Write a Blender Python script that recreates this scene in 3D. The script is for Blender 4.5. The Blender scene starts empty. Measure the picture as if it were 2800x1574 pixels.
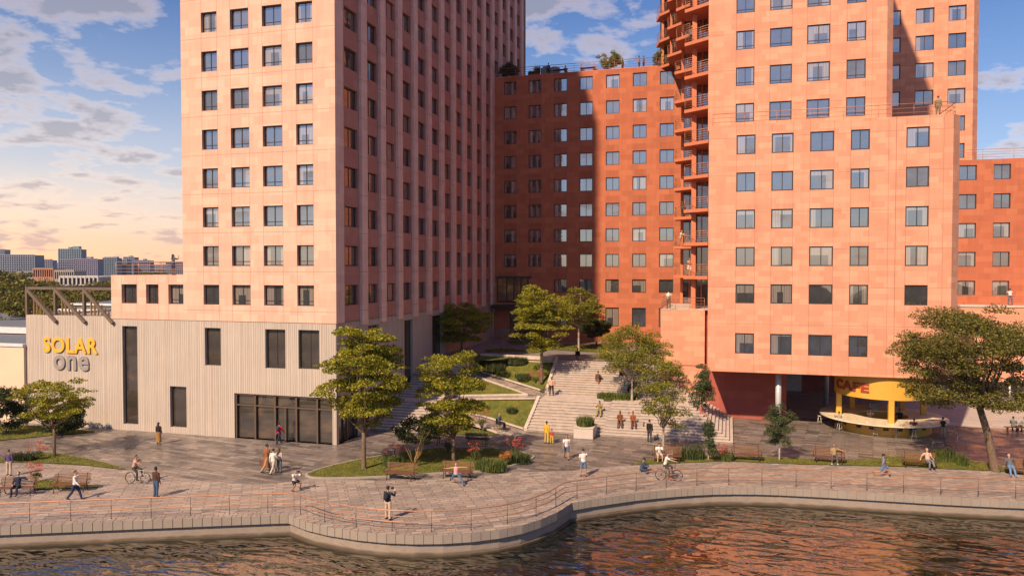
import bpy, math, random
from mathutils import Vector, Matrix, Quaternion
R_ = math.radians
scene = bpy.context.scene
COL = scene.collection

# ------------------------------------------------------------------ camera
YAW, PITCH, FPX, EYE = R_(16.05), math.atan((787-735)/2050), 2050.0, 13.5
cd = bpy.data.cameras.new('camera'); cam = bpy.data.objects.new('camera', cd); COL.objects.link(cam)
cam.location = (0, 0, EYE)
cam.rotation_euler = (R_(90)-PITCH, 0, YAW)
cd.sensor_width = 36.0; cd.lens = 36.0*FPX/2800.0
cd.clip_start = 0.5; cd.clip_end = 9000
scene.camera = cam
# ------------------------------------------------------------------ sun and sky
SUN_AZ = R_(18.5)       # light travels towards +Y turned this much towards +X
SUN_EL = R_(41)
sd = bpy.data.lights.new('sun', 'SUN'); sd.energy = 5.0; sd.angle = R_(1.1); sd.color = (1.0, 0.735, 0.49)
sun = bpy.data.objects.new('sun', sd); COL.objects.link(sun)
travel = Vector((math.sin(SUN_AZ)*math.cos(SUN_EL), math.cos(SUN_AZ)*math.cos(SUN_EL), -math.sin(SUN_EL)))
sun.rotation_euler = travel.to_track_quat('-Z', 'Y').to_euler()
sun.location = (0, -20, 80)
world = bpy.data.worlds.new('World'); scene.world = world; world.use_nodes = True
nt = world.node_tree; nt.nodes.clear()
def N(t, typ, **kw):
    n = t.nodes.new(typ)
    for k, v in kw.items():
        if k.startswith('i_'):
            key = k[2:]
            n.inputs[int(key) if key.isdigit() else key.replace('_', ' ')].default_value = v
        else: setattr(n, k, v)
    return n
def L(t, a, b): t.links.new(a, b)
def M2(t, op, a, b=None, c=None):
    n = t.nodes.new('ShaderNodeMath'); n.operation = op
    for i, v in enumerate((a, b, c)):
        if v is None: continue
        if isinstance(v, (int, float)): n.inputs[i].default_value = v
        else: t.links.new(v, n.inputs[i])
    return n.outputs[0]
def ramp(t, fac, stops, interp='LINEAR'):
    n = t.nodes.new('ShaderNodeValToRGB'); cr = n.color_ramp; cr.interpolation = interp
    while len(cr.elements) > 1: cr.elements.remove(cr.elements[-1])
    for i, (p, c) in enumerate(stops):
        e = cr.elements[0] if i == 0 else cr.elements.new(p)
        e.position = p; e.color = (*c, 1) if len(c) == 3 else c
    t.links.new(fac, n.inputs[0]); return n.outputs[0]
def mixc(t, fac, a, b, mode='MIX'):
    n = t.nodes.new('ShaderNodeMix'); n.data_type = 'RGBA'; n.blend_type = mode
    for i, v in ((0, fac), (6, a), (7, b)):
        if isinstance(v, (int, float)): n.inputs[i].default_value = v
        elif isinstance(v, tuple): n.inputs[i].default_value = (*v, 1) if len(v) == 3 else v
        else: t.links.new(v, n.inputs[i])
    return n.outputs[2]
SKY_STR = 0.082
sky = N(nt, 'ShaderNodeTexSky', sky_type='NISHITA', sun_disc=False, sun_elevation=SUN_EL, sun_rotation=math.pi+SUN_AZ,
        air_density=1.0, dust_density=0.6, ozone_density=2.2, altitude=0)
tc = N(nt, 'ShaderNodeTexCoord')
sp = N(nt, 'ShaderNodeSeparateXYZ'); L(nt, tc.outputs['Generated'], sp.inputs[0])
zc = M2(nt, 'MAXIMUM', sp.outputs[2], 0.0)
# cloud deck: direction divided by height gives a flat layer seen in perspective
den = M2(nt, 'ADD', zc, 0.17)
cx = M2(nt, 'DIVIDE', sp.outputs[0], den); cy = M2(nt, 'DIVIDE', sp.outputs[1], den)
cv = N(nt, 'ShaderNodeCombineXYZ'); L(nt, cx, cv.inputs[0]); L(nt, cy, cv.inputs[1])
mp = N(nt, 'ShaderNodeMapping'); mp.inputs['Location'].default_value = (3.7, 1.3, 0.4); mp.inputs['Scale'].default_value = (1.0, 1.0, 1.0)
L(nt, cv.outputs[0], mp.inputs[0])
n1 = N(nt, 'ShaderNodeTexNoise', i_Scale=4.6, i_Detail=8.0, i_Roughness=0.58, i_Distortion=0.15); L(nt, mp.outputs[0], n1.inputs[0])
n2 = N(nt, 'ShaderNodeTexNoise', i_Scale=1.1, i_Detail=2.0); L(nt, mp.outputs[0], n2.inputs[0])
cl = M2(nt, 'ADD', M2(nt, 'MULTIPLY', n1.outputs[0], 0.75), M2(nt, 'MULTIPLY', n2.outputs[0], 0.35))
mask = ramp(nt, cl, [(0.535, (0, 0, 0)), (0.585, (.38, .38, .38)), (0.66, (1, 1, 1))])
thick = ramp(nt, cl, [(0.56, (10.5, 8.2, 6.8)), (0.61, (6.4, 5.2, 5.0)), (0.66, (2.9, 3.0, 3.9))])
# warm evening band near the horizon, strongest towards the left (-X, +Y)
side = M2(nt, 'ADD', M2(nt, 'MULTIPLY', sp.outputs[0], -0.82), M2(nt, 'MULTIPLY', sp.outputs[1], 0.57))
sidef = ramp(nt, side, [(0.1, (0, 0, 0)), (0.75, (.35, .35, .35)), (.96, (.75, .75, .75)), (1.0, (1, 1, 1))])
low = ramp(nt, zc, [(0.0, (1, 1, 1)), (0.05, (.80, .80, .80)), (0.12, (.42, .42, .42)), (0.22, (.15, .15, .15)), (0.32, (0, 0, 0))])
warm = M2(nt, 'MULTIPLY', low, M2(nt, 'ADD', M2(nt, 'MULTIPLY', sidef, 0.88), 0.10))
warmc = ramp(nt, zc, [(0.0, (16.5, 7.6, 3.0)), (0.05, (14.0, 8.8, 5.2)), (0.12, (12.2, 10.0, 7.8)), (0.3, (9.6, 10.2, 10.8))])
deep = mixc(nt, 1.0, sky.outputs[0], ramp(nt, zc, [(0.0, (.85, .90, 1.05)), (0.25, (.66, .80, 1.05)), (0.6, (.40, .60, 1.0))]), 'MULTIPLY')
base = mixc(nt, warm, deep, warmc)
full = mixc(nt, M2(nt, 'MULTIPLY', mask, 0.88), base, mixc(nt, M2(nt, 'MULTIPLY', low, 0.45), thick, warmc))
bg = N(nt, 'ShaderNodeBackground'); bg.inputs[1].default_value = SKY_STR
L(nt, full, bg.inputs[0])
wo = N(nt, 'ShaderNodeOutputWorld'); L(nt, bg.outputs[0], wo.inputs[0])
scene.view_settings.view_transform = 'Standard'; scene.view_settings.look = 'None'
scene.view_settings.exposure = 0.50; scene.view_settings.gamma = 1.0
scene.cycles.max_bounces = 6; scene.cycles.transparent_max_bounces = 8
scene.cycles.volume_bounces = 0
scene.cycles.caustics_reflective = False; scene.cycles.caustics_refractive = False
scene.cycles.sample_clamp_indirect = 6.0

# ------------------------------------------------------------------ helpers
def G(px, py, z=0.0):
    """survey point: where the line of sight through (px, py) of the 2800 px photo meets height z"""
    d = Vector((-math.sin(YAW), math.cos(YAW), 0)); r = Vector((math.cos(YAW), math.sin(YAW), 0)); Z = Vector((0, 0, 1))
    f = d*math.cos(PITCH)-Z*math.sin(PITCH); u = d*math.sin(PITCH)+Z*math.cos(PITCH)
    v = f + r*(px-1400)/FPX + u*(787-py)/FPX
    return Vector((0, 0, EYE)) + v*((z-EYE)/v.z)
def tag(o, label=None, cat=None, group=None, kind=None):
    for k, v in (('label', label), ('category', cat), ('group', group), ('kind', kind)):
        if v: o[k] = v
    return o
def empty(name, loc=(0, 0, 0), rz=0, **kw):
    o = bpy.data.objects.new(name, None); COL.objects.link(o); o.location = loc; o.rotation_euler = (0, 0, rz)
    o.empty_display_size = .1
    return tag(o, **kw)
def copy_tree(o, parent=None, kids=None):
    c = o.copy(); COL.objects.link(c); c.parent = parent
    for ch in list(o.children): copy_tree(ch, c)
    return c
class MB:
    def __init__(s): s.v = []; s.f = []; s.m = []; s.sm = []
    def quad(s, a, b, c, d, m=0, sm=False):
        i = len(s.v); s.v += [tuple(a), tuple(b), tuple(c), tuple(d)]; s.f.append((i, i+1, i+2, i+3)); s.m.append(m); s.sm.append(sm)
    def poly(s, pts, m=0):
        i = len(s.v); s.v += [tuple(p) for p in pts]; s.f.append(tuple(range(i, i+len(pts)))); s.m.append(m); s.sm.append(False)
    def box(s, x0, x1, y0, y1, z0, z1, m=0, mt=None):
        i = len(s.v)
        s.v += [(x0, y0, z0), (x1, y0, z0), (x1, y1, z0), (x0, y1, z0), (x0, y0, z1), (x1, y0, z1), (x1, y1, z1), (x0, y1, z1)]
        fs = [(3, 2, 1, 0), (4, 5, 6, 7), (0, 1, 5, 4), (1, 2, 6, 5), (2, 3, 7, 6), (3, 0, 4, 7)]
        for k, f in enumerate(fs):
            s.f.append(tuple(i+j for j in f)); s.m.append(mt if (mt is not None and k == 1) else m); s.sm.append(False)
    def bar(s, a, b, w, h, m=0):
        """rectangular bar from a to b; w across, h the other way"""
        a = Vector(a); b = Vector(b); d = (b-a).normalized()
        up = Vector((0, 0, 1)) if abs(d.z) < .9 else Vector((0, 1, 0))
        x = d.cross(up).normalized()*w/2; y = x.cross(d).normalized()*h/2
        i = len(s.v)
        for p in (a, b):
            for sx, sy in ((-1, -1), (1, -1), (1, 1), (-1, 1)): s.v.append(tuple(p+x*sx+y*sy))
        for f in ((0, 1, 2, 3), (7, 6, 5, 4), (4, 5, 1, 0), (5, 6, 2, 1), (6, 7, 3, 2), (7, 4, 0, 3)):
            s.f.append(tuple(i+j for j in f)); s.m.append(m); s.sm.append(False)
    def tube(s, pts, rad, n=8, m=0, cap=True, flat=None, closed=False):
        """smooth tube through pts with radius (number or list); flat scales the second axis"""
        pts = [Vector(p) for p in pts]; k = len(pts)
        if not isinstance(rad, (list, tuple)): rad = [rad]*k
        i0 = len(s.v); prev = None
        for j, p in enumerate(pts):
            if closed: d = pts[(j+1) % k]-pts[j-1]
            else: d = pts[min(j+1, k-1)]-pts[max(j-1, 0)]
            d.normalize()
            if prev is None:
                ref = Vector((1, 0, 0)) if abs(d.x) < .8 else Vector((0, 1, 0))
            else: ref = prev
            x = (ref-d*ref.dot(d)).normalized(); y = d.cross(x); prev = x
            r = rad[j]; fx, fy = (1, 1) if flat is None else (flat[j] if isinstance(flat, list) else flat)
            for q in range(n):
                a = 2*math.pi*q/n
                s.v.append(tuple(p+x*math.cos(a)*r*fx+y*math.sin(a)*r*fy))
        for j in range(k if closed else k-1):
            for q in range(n):
                a, b = i0+j*n+q, i0+j*n+(q+1) % n
                c, e = i0+((j+1) % k)*n+(q+1) % n, i0+((j+1) % k)*n+q
                s.f.append((a, b, c, e)); s.m.append(m); s.sm.append(True)
        if cap and not closed:
            s.f.append(tuple(i0+q for q in reversed(range(n)))); s.m.append(m); s.sm.append(False)
            s.f.append(tuple(i0+(k-1)*n+q for q in range(n))); s.m.append(m); s.sm.append(False)
    def ell(s, c, r, n=10, k=7, m=0):
        c = Vector(c); pts = []; rad = []
        i0 = len(s.v)
        s.v.append((c.x, c.y, c.z-r[2]))
        for j in range(1, k):
            t = math.pi*j/k
            for q in range(n):
                a = 2*math.pi*q/n
                s.v.append((c.x+r[0]*math.sin(t)*math.cos(a), c.y+r[1]*math.sin(t)*math.sin(a), c.z-r[2]*math.cos(t)))
        s.v.append((c.x, c.y, c.z+r[2])); e = len(s.v)-1
        for q in range(n):
            s.f.append((i0, i0+1+(q+1) % n, i0+1+q)); s.m.append(m); s.sm.append(True)
            b = i0+1+(k-2)*n
            s.f.append((e, b+q, b+(q+1) % n)); s.m.append(m); s.sm.append(True)
        for j in range(k-2):
            for q in range(n):
                a = i0+1+j*n
                s.f.append((a+q, a+(q+1) % n, a+n+(q+1) % n, a+n+q)); s.m.append(m); s.sm.append(True)
    def build(s, name, mats, parent=None, bevel=0):
        me = bpy.data.meshes.new(name); me.from_pydata(s.v, [], s.f)
        for mt in (mats if isinstance(mats, (list, tuple)) else [mats]): me.materials.append(mt)
        me.polygons.foreach_set('material_index', s.m); me.polygons.foreach_set('use_smooth', s.sm); me.update()
        o = bpy.data.objects.new(name, me); COL.objects.link(o); o.parent = parent
        if bevel:
            b = o.modifiers.new('b', 'BEVEL'); b.width = bevel; b.segments = 1; b.limit_method = 'ANGLE'
        return o

# ------------------------------------------------------------------ materials
_mc = {}
def newmat(name):
    m = bpy.data.materials.new(name); m.use_nodes = True; t = m.node_tree; t.nodes.clear()
    b = t.nodes.new('ShaderNodeBsdfPrincipled'); o = t.nodes.new('ShaderNodeOutputMaterial'); t.links.new(b.outputs[0], o.inputs[0])
    return m, t, b
def setc(t, b, c):
    if isinstance(c, tuple): b.inputs['Base Color'].default_value = (*c, 1)
    else: t.links.new(c, b.inputs['Base Color'])
def bump(t, b, h, strength=.4, dist=.02):
    n = N(t, 'ShaderNodeBump', i_Strength=strength, i_Distance=dist); t.links.new(h, n.inputs['Height']); t.links.new(n.outputs[0], b.inputs['Normal'])
def pos(t, scale=(1, 1, 1), rot=(0, 0, 0), loc=(0, 0, 0)):
    g = N(t, 'ShaderNodeNewGeometry'); mp = N(t, 'ShaderNodeMapping'); mp.inputs['Scale'].default_value = scale
    mp.inputs['Rotation'].default_value = rot; mp.inputs['Location'].default_value = loc
    t.links.new(g.outputs['Position'], mp.inputs[0]); return mp.outputs[0]
def noise(t, v, scale, detail=3, rough=.5):
    n = N(t, 'ShaderNodeTexNoise', i_Scale=scale, i_Detail=detail, i_Roughness=rough); t.links.new(v, n.inputs[0]); return n.outputs[0]
def plain(name, c, rough=.6, metal=0, var=.12, nscale=3.0, spec=.5, obj=False):
    key = (name, c, rough, metal)
    if key in _mc: return _mc[key]
    m, t, b = newmat(name); p = pos(t)
    if obj:
        tcn = N(t, 'ShaderNodeTexCoord'); p = tcn.outputs['Object']
    n = noise(t, p, nscale, 4, .6)
    lo = tuple(x*(1-var) for x in c); hi = tuple(min(1, x*(1+var)) for x in c)
    setc(t, b, ramp(t, n, [(.3, lo), (.7, hi)])); b.inputs['Roughness'].default_value = rough; b.inputs['Metallic'].default_value = metal
    b.inputs['Specular IOR Level'].default_value = spec
    _mc[key] = m; return m
def wall_uv(t, sx=1, sz=1):
    """(x+y, z) of the world position: runs along any axis-aligned wall"""
    g = N(t, 'ShaderNodeNewGeometry'); s = N(t, 'ShaderNodeSeparateXYZ'); t.links.new(g.outputs['Position'], s.inputs[0])
    u = M2(t, 'ADD', s.outputs[0], s.outputs[1]); c = N(t, 'ShaderNodeCombineXYZ')
    t.links.new(M2(t, 'MULTIPLY', u, sx), c.inputs[0]); t.links.new(M2(t, 'MULTIPLY', s.outputs[2], sz), c.inputs[1])
    return c.outputs[0], u, s.outputs[2], g
def cladding(name, c, var=.11, bw=1.05, bh=.62, tint=(1.0, .9, .85), streak=.11):
    m, t, b = newmat(name); uv, u, z, g = wall_uv(t)
    br = N(t, 'ShaderNodeTexBrick', i_Scale=1.0, i_Mortar_Size=.006, i_Mortar_Smooth=.3, i_Bias=0.0, i_Brick_Width=bw, i_Row_Height=bh)
    br.offset = .37; br.offset_frequency = 2; br.squash = 1.35; br.squash_frequency = 3
    br.inputs['Color1'].default_value = (0, 0, 0, 1); br.inputs['Color2'].default_value = (1, 1, 1, 1); br.inputs['Mortar'].default_value = (.38, .38, .38, 1)
    t.links.new(uv, br.inputs[0])
    a = tuple(x*(1-var) for x in c); d = tuple(min(1, x*(1+var)) for x in c)
    d = (d[0], d[1]*1.06, d[2]*1.08)
    tone = ramp(t, br.outputs[0], [(0, a), (.5, c), (1, d)])
    n = noise(t, pos(t), .45, 5, .6); n2 = noise(t, pos(t, (1, 1, .10)), 2.6, 4, .6)
    f = M2(t, 'ADD', M2(t, 'MULTIPLY', n, .20), M2(t, 'MULTIPLY', n2, streak*3))
    f = M2(t, 'ADD', f, .90-streak*1.5)
    col = mixc(t, 1.0, tone, N3(t, f), 'MULTIPLY')
    col = mixc(t, M2(t, 'MULTIPLY', br.outputs[1], .30), col, tuple(x*.62 for x in c))
    setc(t, b, col); b.inputs['Roughness'].default_value = .82; b.inputs['Specular IOR Level'].default_value = .3
    h = M2(t, 'ADD', M2(t, 'MULTIPLY', noise(t, pos(t), 9, 4, .6), .3), M2(t, 'MULTIPLY', br.outputs[1], -.8))
    bump(t, b, h, .35, .012)
    return m
def N3(t, f):
    c = N(t, 'ShaderNodeCombineXYZ')
    for i in range(3): t.links.new(f, c.inputs[i])
    return c.outputs[0]
M_left = cladding('pink_stone', (.64, .395, .30), .07)
M_leftd = cladding('pink_stone_spandrel', (.44, .21, .17), .06)
M_leftp = cladding('pink_stone_pilaster', (.74, .50, .42), .05, streak=.14)
M_right = cladding('coral_stone', (.61, .285, .185), .10, .95, .46)
M_mid = cladding('terracotta_stone', (.43, .135, .070), .10)
M_midd = cladding('terracotta_spandrel', (.38, .115, .06), .08)
M_maroon = cladding('maroon_stone', (.34, .09, .07), .10)
M_joint = plain('panel_joint', (.33, .15, .10), .9)
M_slab = plain('coral_render', (.52, .17, .085), .75, var=.06)
def ribbed(name, c):
    m, t, b = newmat(name); uv, u, z, g = wall_uv(t)
    v = N(t, 'ShaderNodeTexVoronoi', i_Scale=5.6, voronoi_dimensions='1D', feature='DISTANCE_TO_EDGE'); t.links.new(u, v.inputs['W'])
    v2 = N(t, 'ShaderNodeTexVoronoi', i_Scale=5.6, voronoi_dimensions='1D'); t.links.new(u, v2.inputs['W'])
    edge = ramp(t, v.outputs['Distance'], [(0.0, (0, 0, 0)), (.13, (1, 1, 1))])
    sepc = N(t, 'ShaderNodeSeparateXYZ'); t.links.new(v2.outputs['Color'], sepc.inputs[0])
    n = noise(t, pos(t, (1, 1, .12)), 5.5, 5, .65); n2 = noise(t, pos(t), .35, 4, .6)
    f = M2(t, 'ADD', M2(t, 'MULTIPLY', sepc.outputs[0], .11), M2(t, 'ADD', M2(t, 'MULTIPLY', n, .26), M2(t, 'MULTIPLY', n2, .26)))
    f = M2(t, 'ADD', f, .68)
    f = M2(t, 'MULTIPLY', f, M2(t, 'ADD', M2(t, 'MULTIPLY', edge, .18), .82))
    setc(t, b, mixc(t, 1.0, c, N3(t, f), 'MULTIPLY')); b.inputs['Roughness'].default_value = .85; b.inputs['Specular IOR Level'].default_value = .25
    h = M2(t, 'ADD', M2(t, 'ADD', edge, M2(t, 'MULTIPLY', sepc.outputs[1], .5)), M2(t, 'MULTIPLY', n, .3))
    bump(t, b, h, .8, .035)
    return m
M_conc = ribbed('board_marked_concrete', (.47, .405, .35))
M_frame = plain('dark_bronze', (.045, .035, .032), .4, .3, .1)
M_framel = plain('brown_bronze', (.13, .09, .065), .4, .3, .1)
def glassmat(name, dark=(.02, .02, .022), curtain=(.30, .26, .23), amount=.5, refl=.27, rough=.02, warm=0.0):
    m, t, b = newmat(name)
    tcn = N(t, 'ShaderNodeTexCoord'); s = N(t, 'ShaderNodeSeparateXYZ'); t.links.new(tcn.outputs['Object'], s.inputs[0])
    oi = N(t, 'ShaderNodeObjectInfo'); r = oi.outputs['Random']
    r2 = M2(t, 'FRACT', M2(t, 'MULTIPLY', r, 17.3)); r3 = M2(t, 'FRACT', M2(t, 'MULTIPLY', r, 61.7)); r4 = M2(t, 'FRACT', M2(t, 'MULTIPLY', r, 137.1))
    folds = N(t, 'ShaderNodeTexNoise', noise_dimensions='1D', i_Scale=14.0, i_Detail=2.0); t.links.new(M2(t, 'ADD', s.outputs[0], M2(t, 'MULTIPLY', r, 40)), folds.inputs['W'])
    left = M2(t, 'LESS_THAN', s.outputs[0], M2(t, 'ADD', M2(t, 'MULTIPLY', r2, .9), -.95))
    right = M2(t, 'GREATER_THAN', s.outputs[0], M2(t, 'SUBTRACT', .95, M2(t, 'MULTIPLY', r3, .9)))
    blind = M2(t, 'GREATER_THAN', s.outputs[2], M2(t, 'ADD', M2(t, 'MULTIPLY', r4, 2.4), .75))
    anyc = M2(t, 'MULTIPLY', M2(t, 'MAXIMUM', M2(t, 'MAXIMUM', left, right), blind), M2(t, 'LESS_THAN', r4, amount+.001))
    cc = mixc(t, 1.0, curtain, ramp(t, folds.outputs[0], [(.3, (.45, .45, .45)), (.65, (1, 1, 1))]), 'MULTIPLY')
    rm = N(t, 'ShaderNodeMapping'); rm.inputs['Scale'].default_value = (.55, .55, .9); t.links.new(tcn.outputs['Object'], rm.inputs[0]); painted_room = noise(t, rm.outputs[0], 1.0, 2)
    dk = ramp(t, painted_room, [(.42, dark), (.56, tuple(min(1, x*1.8) for x in dark)), (.72, (dark[0]*3+warm, dark[1]*2.6+warm*.6, dark[2]*2.2+warm*.2))])  # dim interior and amber reflections put into the pane colour as noise
    setc(t, b, mixc(t, anyc, dk, cc)); b.inputs['Roughness'].default_value = .6
    gl = N(t, 'ShaderNodeBsdfGlossy', i_Roughness=rough); gl.inputs['Color'].default_value = (.93, .95, 1, 1)
    nz = noise(t, pos(t), 1.1, 2); bm = N(t, 'ShaderNodeBump', i_Strength=.06, i_Distance=.03); t.links.new(nz, bm.inputs['Height']); t.links.new(bm.outputs[0], gl.inputs['Normal'])
    lw = N(t, 'ShaderNodeFresnel', i_IOR=1.5)
    fac = M2(t, 'MINIMUM', M2(t, 'ADD', refl, lw.outputs[0]), 1.0)
    mx = N(t, 'ShaderNodeMixShader'); t.links.new(fac, mx.inputs[0]); t.links.new(b.outputs[0], mx.inputs[1]); t.links.new(gl.outputs[0], mx.inputs[2])
    t.links.new(mx.outputs[0], t.nodes['Material Output'].inputs[0]); return m
M_pane = glassmat('window_glass')
M_panew = glassmat('shaded_window_glass', (.02, .013, .012), (.20, .14, .12), .28, .14)  # darker copy of the window glass, side-wall shade put into its tones
M_paneb = glassmat('shopfront_glass', (.022, .015, .009), (.2, .15, .1), .0, .04, .015, .02)

# ------------------------------------------------------------------ facades and windows
def facade(mb, P, U0, U1, Z0, Z1, holes, depth, uj=(), zj=(), m=0, mj=1, mat=None, jw=.014):
    """P(u, z, d) maps along, up, outward; holes = (u0, u1, z0, z1)"""
    us = {U0, U1}; zs = {Z0, Z1}
    for a, b, c, d in holes: us |= {a, b}; zs |= {c, d}
    for u in uj:
        if U0 < u-jw and u+jw < U1: us |= {u-jw, u+jw}
    for z in zj:
        if Z0 < z-jw and z+jw < Z1: zs |= {z-jw, z+jw}
    us = sorted(u for u in us if U0 <= u <= U1); zs = sorted(z for z in zs if Z0 <= z <= Z1)
    for i in range(len(us)-1):
        uc = (us[i]+us[i+1])/2
        for j in range(len(zs)-1):
            z_ = (zs[j]+zs[j+1])/2
            if us[i+1]-us[i] < 1e-5 or zs[j+1]-zs[j] < 1e-5: continue
            if any(a < uc < b and c < z_ < d for a, b, c, d in holes): continue
            isj = any(abs(uc-u) < jw for u in uj) or any(abs(z_-z) < jw for z in zj)
            mm = mj if isj else (mat(uc, z_) if mat else m)
            mb.quad(P(us[i], zs[j], 0), P(us[i+1], zs[j], 0), P(us[i+1], zs[j+1], 0), P(us[i], zs[j+1], 0), mm)
    for a, b, c, d in holes:
        mb.quad(P(a, c, 0), P(a, d, 0), P(a, d, -depth), P(a, c, -depth), m)
        mb.quad(P(b, d, 0), P(b, c, 0), P(b, c, -depth), P(b, d, -depth), m)
        mb.quad(P(a, d, 0), P(b, d, 0), P(b, d, -depth), P(a, d, -depth), m)
        mb.quad(P(b, c, 0), P(a, c, 0), P(a, c, -depth), P(b, c, -depth), m)
def front(y): return lambda u, z, d: (u, y-d, z)
def sideR(x): return lambda u, z, d: (x+d, u, z)
_wm = {}
def window_meshes(w, h, rail=0, frm=None, pane=None, ft=.085, nm=1):
    key = (round(w, 2), round(h, 2), rail, (frm or M_frame).name, (pane or M_pane).name, nm)
    if key not in _wm:
        a = MB(); f = ft; e = .003
        a.box(-w/2+e, w/2-e, 0, .07, e, f); a.box(-w/2+e, w/2-e, 0, .07, h-f, h-e)
        a.box(-w/2+e, -w/2+f, 0, .07, f, h-f); a.box(w/2-f, w/2-e, 0, .07, f, h-f)
        for k in range(nm):
            x = -w/2+w*(k+1)/(nm+1); a.box(x-.03, x+.03, .003, .065, f, h-f)
        if rail:
            xs = [-w/2+f]+[-w/2+w*(k+1)/(nm+1) for k in range(nm)]+[w/2-f]
            for k in range(len(xs)-1): a.box(xs[k]+(.03 if k else 0), xs[k+1]-(.03 if k < len(xs)-2 else 0), .008, .06, rail-.025, rail+.025)
        fo = a.build('window', frm or M_frame)
        b = MB(); b.quad((-w/2+f, .035, f), (w/2-f, .035, f), (w/2-f, .035, h-f), (-w/2+f, .035, h-f))
        po = b.build('pane', pane or M_pane)
        _wm[key] = (fo.data, po.data); bpy.data.objects.remove(fo); bpy.data.objects.remove(po)
    return _wm[key]
def add_window(parent, P, hole, depth, side=False, **kw):
    a, b, c, d = hole
    fm, pm = window_meshes(b-a, d-c, **kw)
    o = bpy.data.objects.new('window', fm); COL.objects.link(o); o.parent = parent
    o.location = P((a+b)/2, c, -depth+.0); o.rotation_euler = (0, 0, R_(90) if side else 0)
    # frame stands at the back of the reveal, proud of it by its own depth
    off = .075
    o.location = P((a+b)/2, c, -depth+off)
    p = bpy.data.objects.new('pane', pm); COL.objects.link(p); p.parent = o
    return o
def stuff_windows(name, parent, P, holes, depth, side=False, pane=None):
    a = MB()
    for (u0, u1, z0, z1) in holes:
        f = .07; D = -depth+.07
        um = (u0+u1)/2
        for (q0, q1, r0, r1) in ((u0, u1, z0, z0+f), (u0, u1, z1-f, z1), (u0, u0+f, z0+f, z1-f), (u1-f, u1, z0+f, z1-f), (um-.03, um+.03, z0+f, z1-f)):
            a.quad(P(q0, r0, D), P(q1, r0, D), P(q1, r1, D), P(q0, r1, D), 0)
        a.quad(P(u0+f, z0+f, D-.03), P(um-.03, z0+f, D-.03), P(um-.03, z1-f, D-.03), P(u0+f, z1-f, D-.03), 1)
        a.quad(P(um+.03, z0+f, D-.03), P(u1-f, z0+f, D-.03), P(u1-f, z1-f, D-.03), P(um+.03, z1-f, D-.03), 1)
    o = a.build(name, [M_frame, pane or M_panew], parent); o['kind'] = 'stuff'; return o
FL = [11.43+3.1*k for k in range(-1, 22)]     # window centre heights, floor by floor
SILL, HEAD = -.80, .80
CLAD = 9.33

def ray(px, py):
    d = Vector((-math.sin(YAW), math.cos(YAW), 0)); r = Vector((math.cos(YAW), math.sin(YAW), 0)); Z = Vector((0, 0, 1))
    return (d*math.cos(PITCH)-Z*math.sin(PITCH)) + r*(px-1400)/FPX + (d*math.sin(PITCH)+Z*math.cos(PITCH))*(787-py)/FPX
def GY(px, py, Y): v = ray(px, py); return Vector((0, 0, EYE))+v*(Y/v.y)
def GX(px, py, X): v = ray(px, py); return Vector((0, 0, EYE))+v*(X/v.x)
_build = MB.build
def build_w(s, name, mats, parent=None, bevel=0):
    o = _build(s, name, mats, parent, bevel)
    if parent is not None and parent.get('_w'): o.matrix_parent_inverse = Matrix.Translation(-parent.location)
    return o
MB.build = build_w
def wroot(name, loc, label, cat, group=None):
    o = empty(name, loc, label=label, cat=cat, group=group); o['_w'] = 1; WROOTS.append(o); return o
WROOTS = []
def wattach(o, root): o.parent = root; o.matrix_parent_inverse = Matrix.Translation(-root.location)
def windows(root, P, holes, depth, side=False, limit=10**6, **kw):
    for h in holes[:limit]:
        o = add_window(root, P, h, depth, side, **kw); o.matrix_parent_inverse = Matrix.Translation(-root.location)
def railing_mesh(pts, h=1.05, n_rails=4, step=1.6, r=.018, rp=.018, closed=False):
    """posts and rails along a world polyline; returns an MB"""
    a = MB()
    for k in range(n_rails):
        z = h*(k+1)/n_rails; rr = r*1.5 if k == n_rails-1 else r
        a.tube([Vector(p)+Vector((0, 0, z)) for p in pts], rr, 6)
    for i in range(len(pts)-1):
        p, q = Vector(pts[i]), Vector(pts[i+1]); n = max(1, round((q-p).length/step))
        for k in range(n+1 if i == len(pts)-2 else n):
            c = p.lerp(q, k/n); a.tube([c, c+Vector((0, 0, h))], rp, 6)
    return a
M_rail = plain('copper_rail', (.40, .20, .12), .45, .3)
M_steel = plain('dark_steel', (.10, .085, .075), .45, .6)

# ================================================================== LEFT TOWER ON CONCRETE PODIUM
TL = wroot('residential_tower', (-35.6, 54, 0), 'tall pale pink stone tower with a ribbed concrete base, leftmost high-rise', 'tower')
Y1, X1, X0 = 51.2, -28.68, -42.55
ZT = 68.0
def zrow(k): return FL[k]
cols = [(GY(450+a/2.7116, 808, Y1).x, GY(450+b/2.7116, 808, Y1).x) for a, b in ((290, 405), (503, 638), (738, 882), (985, 1108))]
topz = 12.98
fh = [(a, b, zrow(k)+SILL, zrow(k)+HEAD) for k in range(1, 19) for a, b in cols]
uj = [x for c in cols for x in c]
w = MB()
zj = [CLAD+3.1*k+.85 for k in range(0, 19)]
def lm(u, z): return 0
facade(w, front(Y1), X0, X1, CLAD, ZT, fh, .32, uj, zj, 0, 1)
# side wall behind the pilasters
bays = [52.78+3.5*k for k in range(15)]
sh = [(y, y+2.12, zrow(k)+SILL, zrow(k)+HEAD) for k in range(1, 19) for y in bays]
facade(w, sideR(X1-.08), Y1+1.3, 105.6, CLAD, ZT, sh, .30, (), (), 2, 1)
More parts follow.
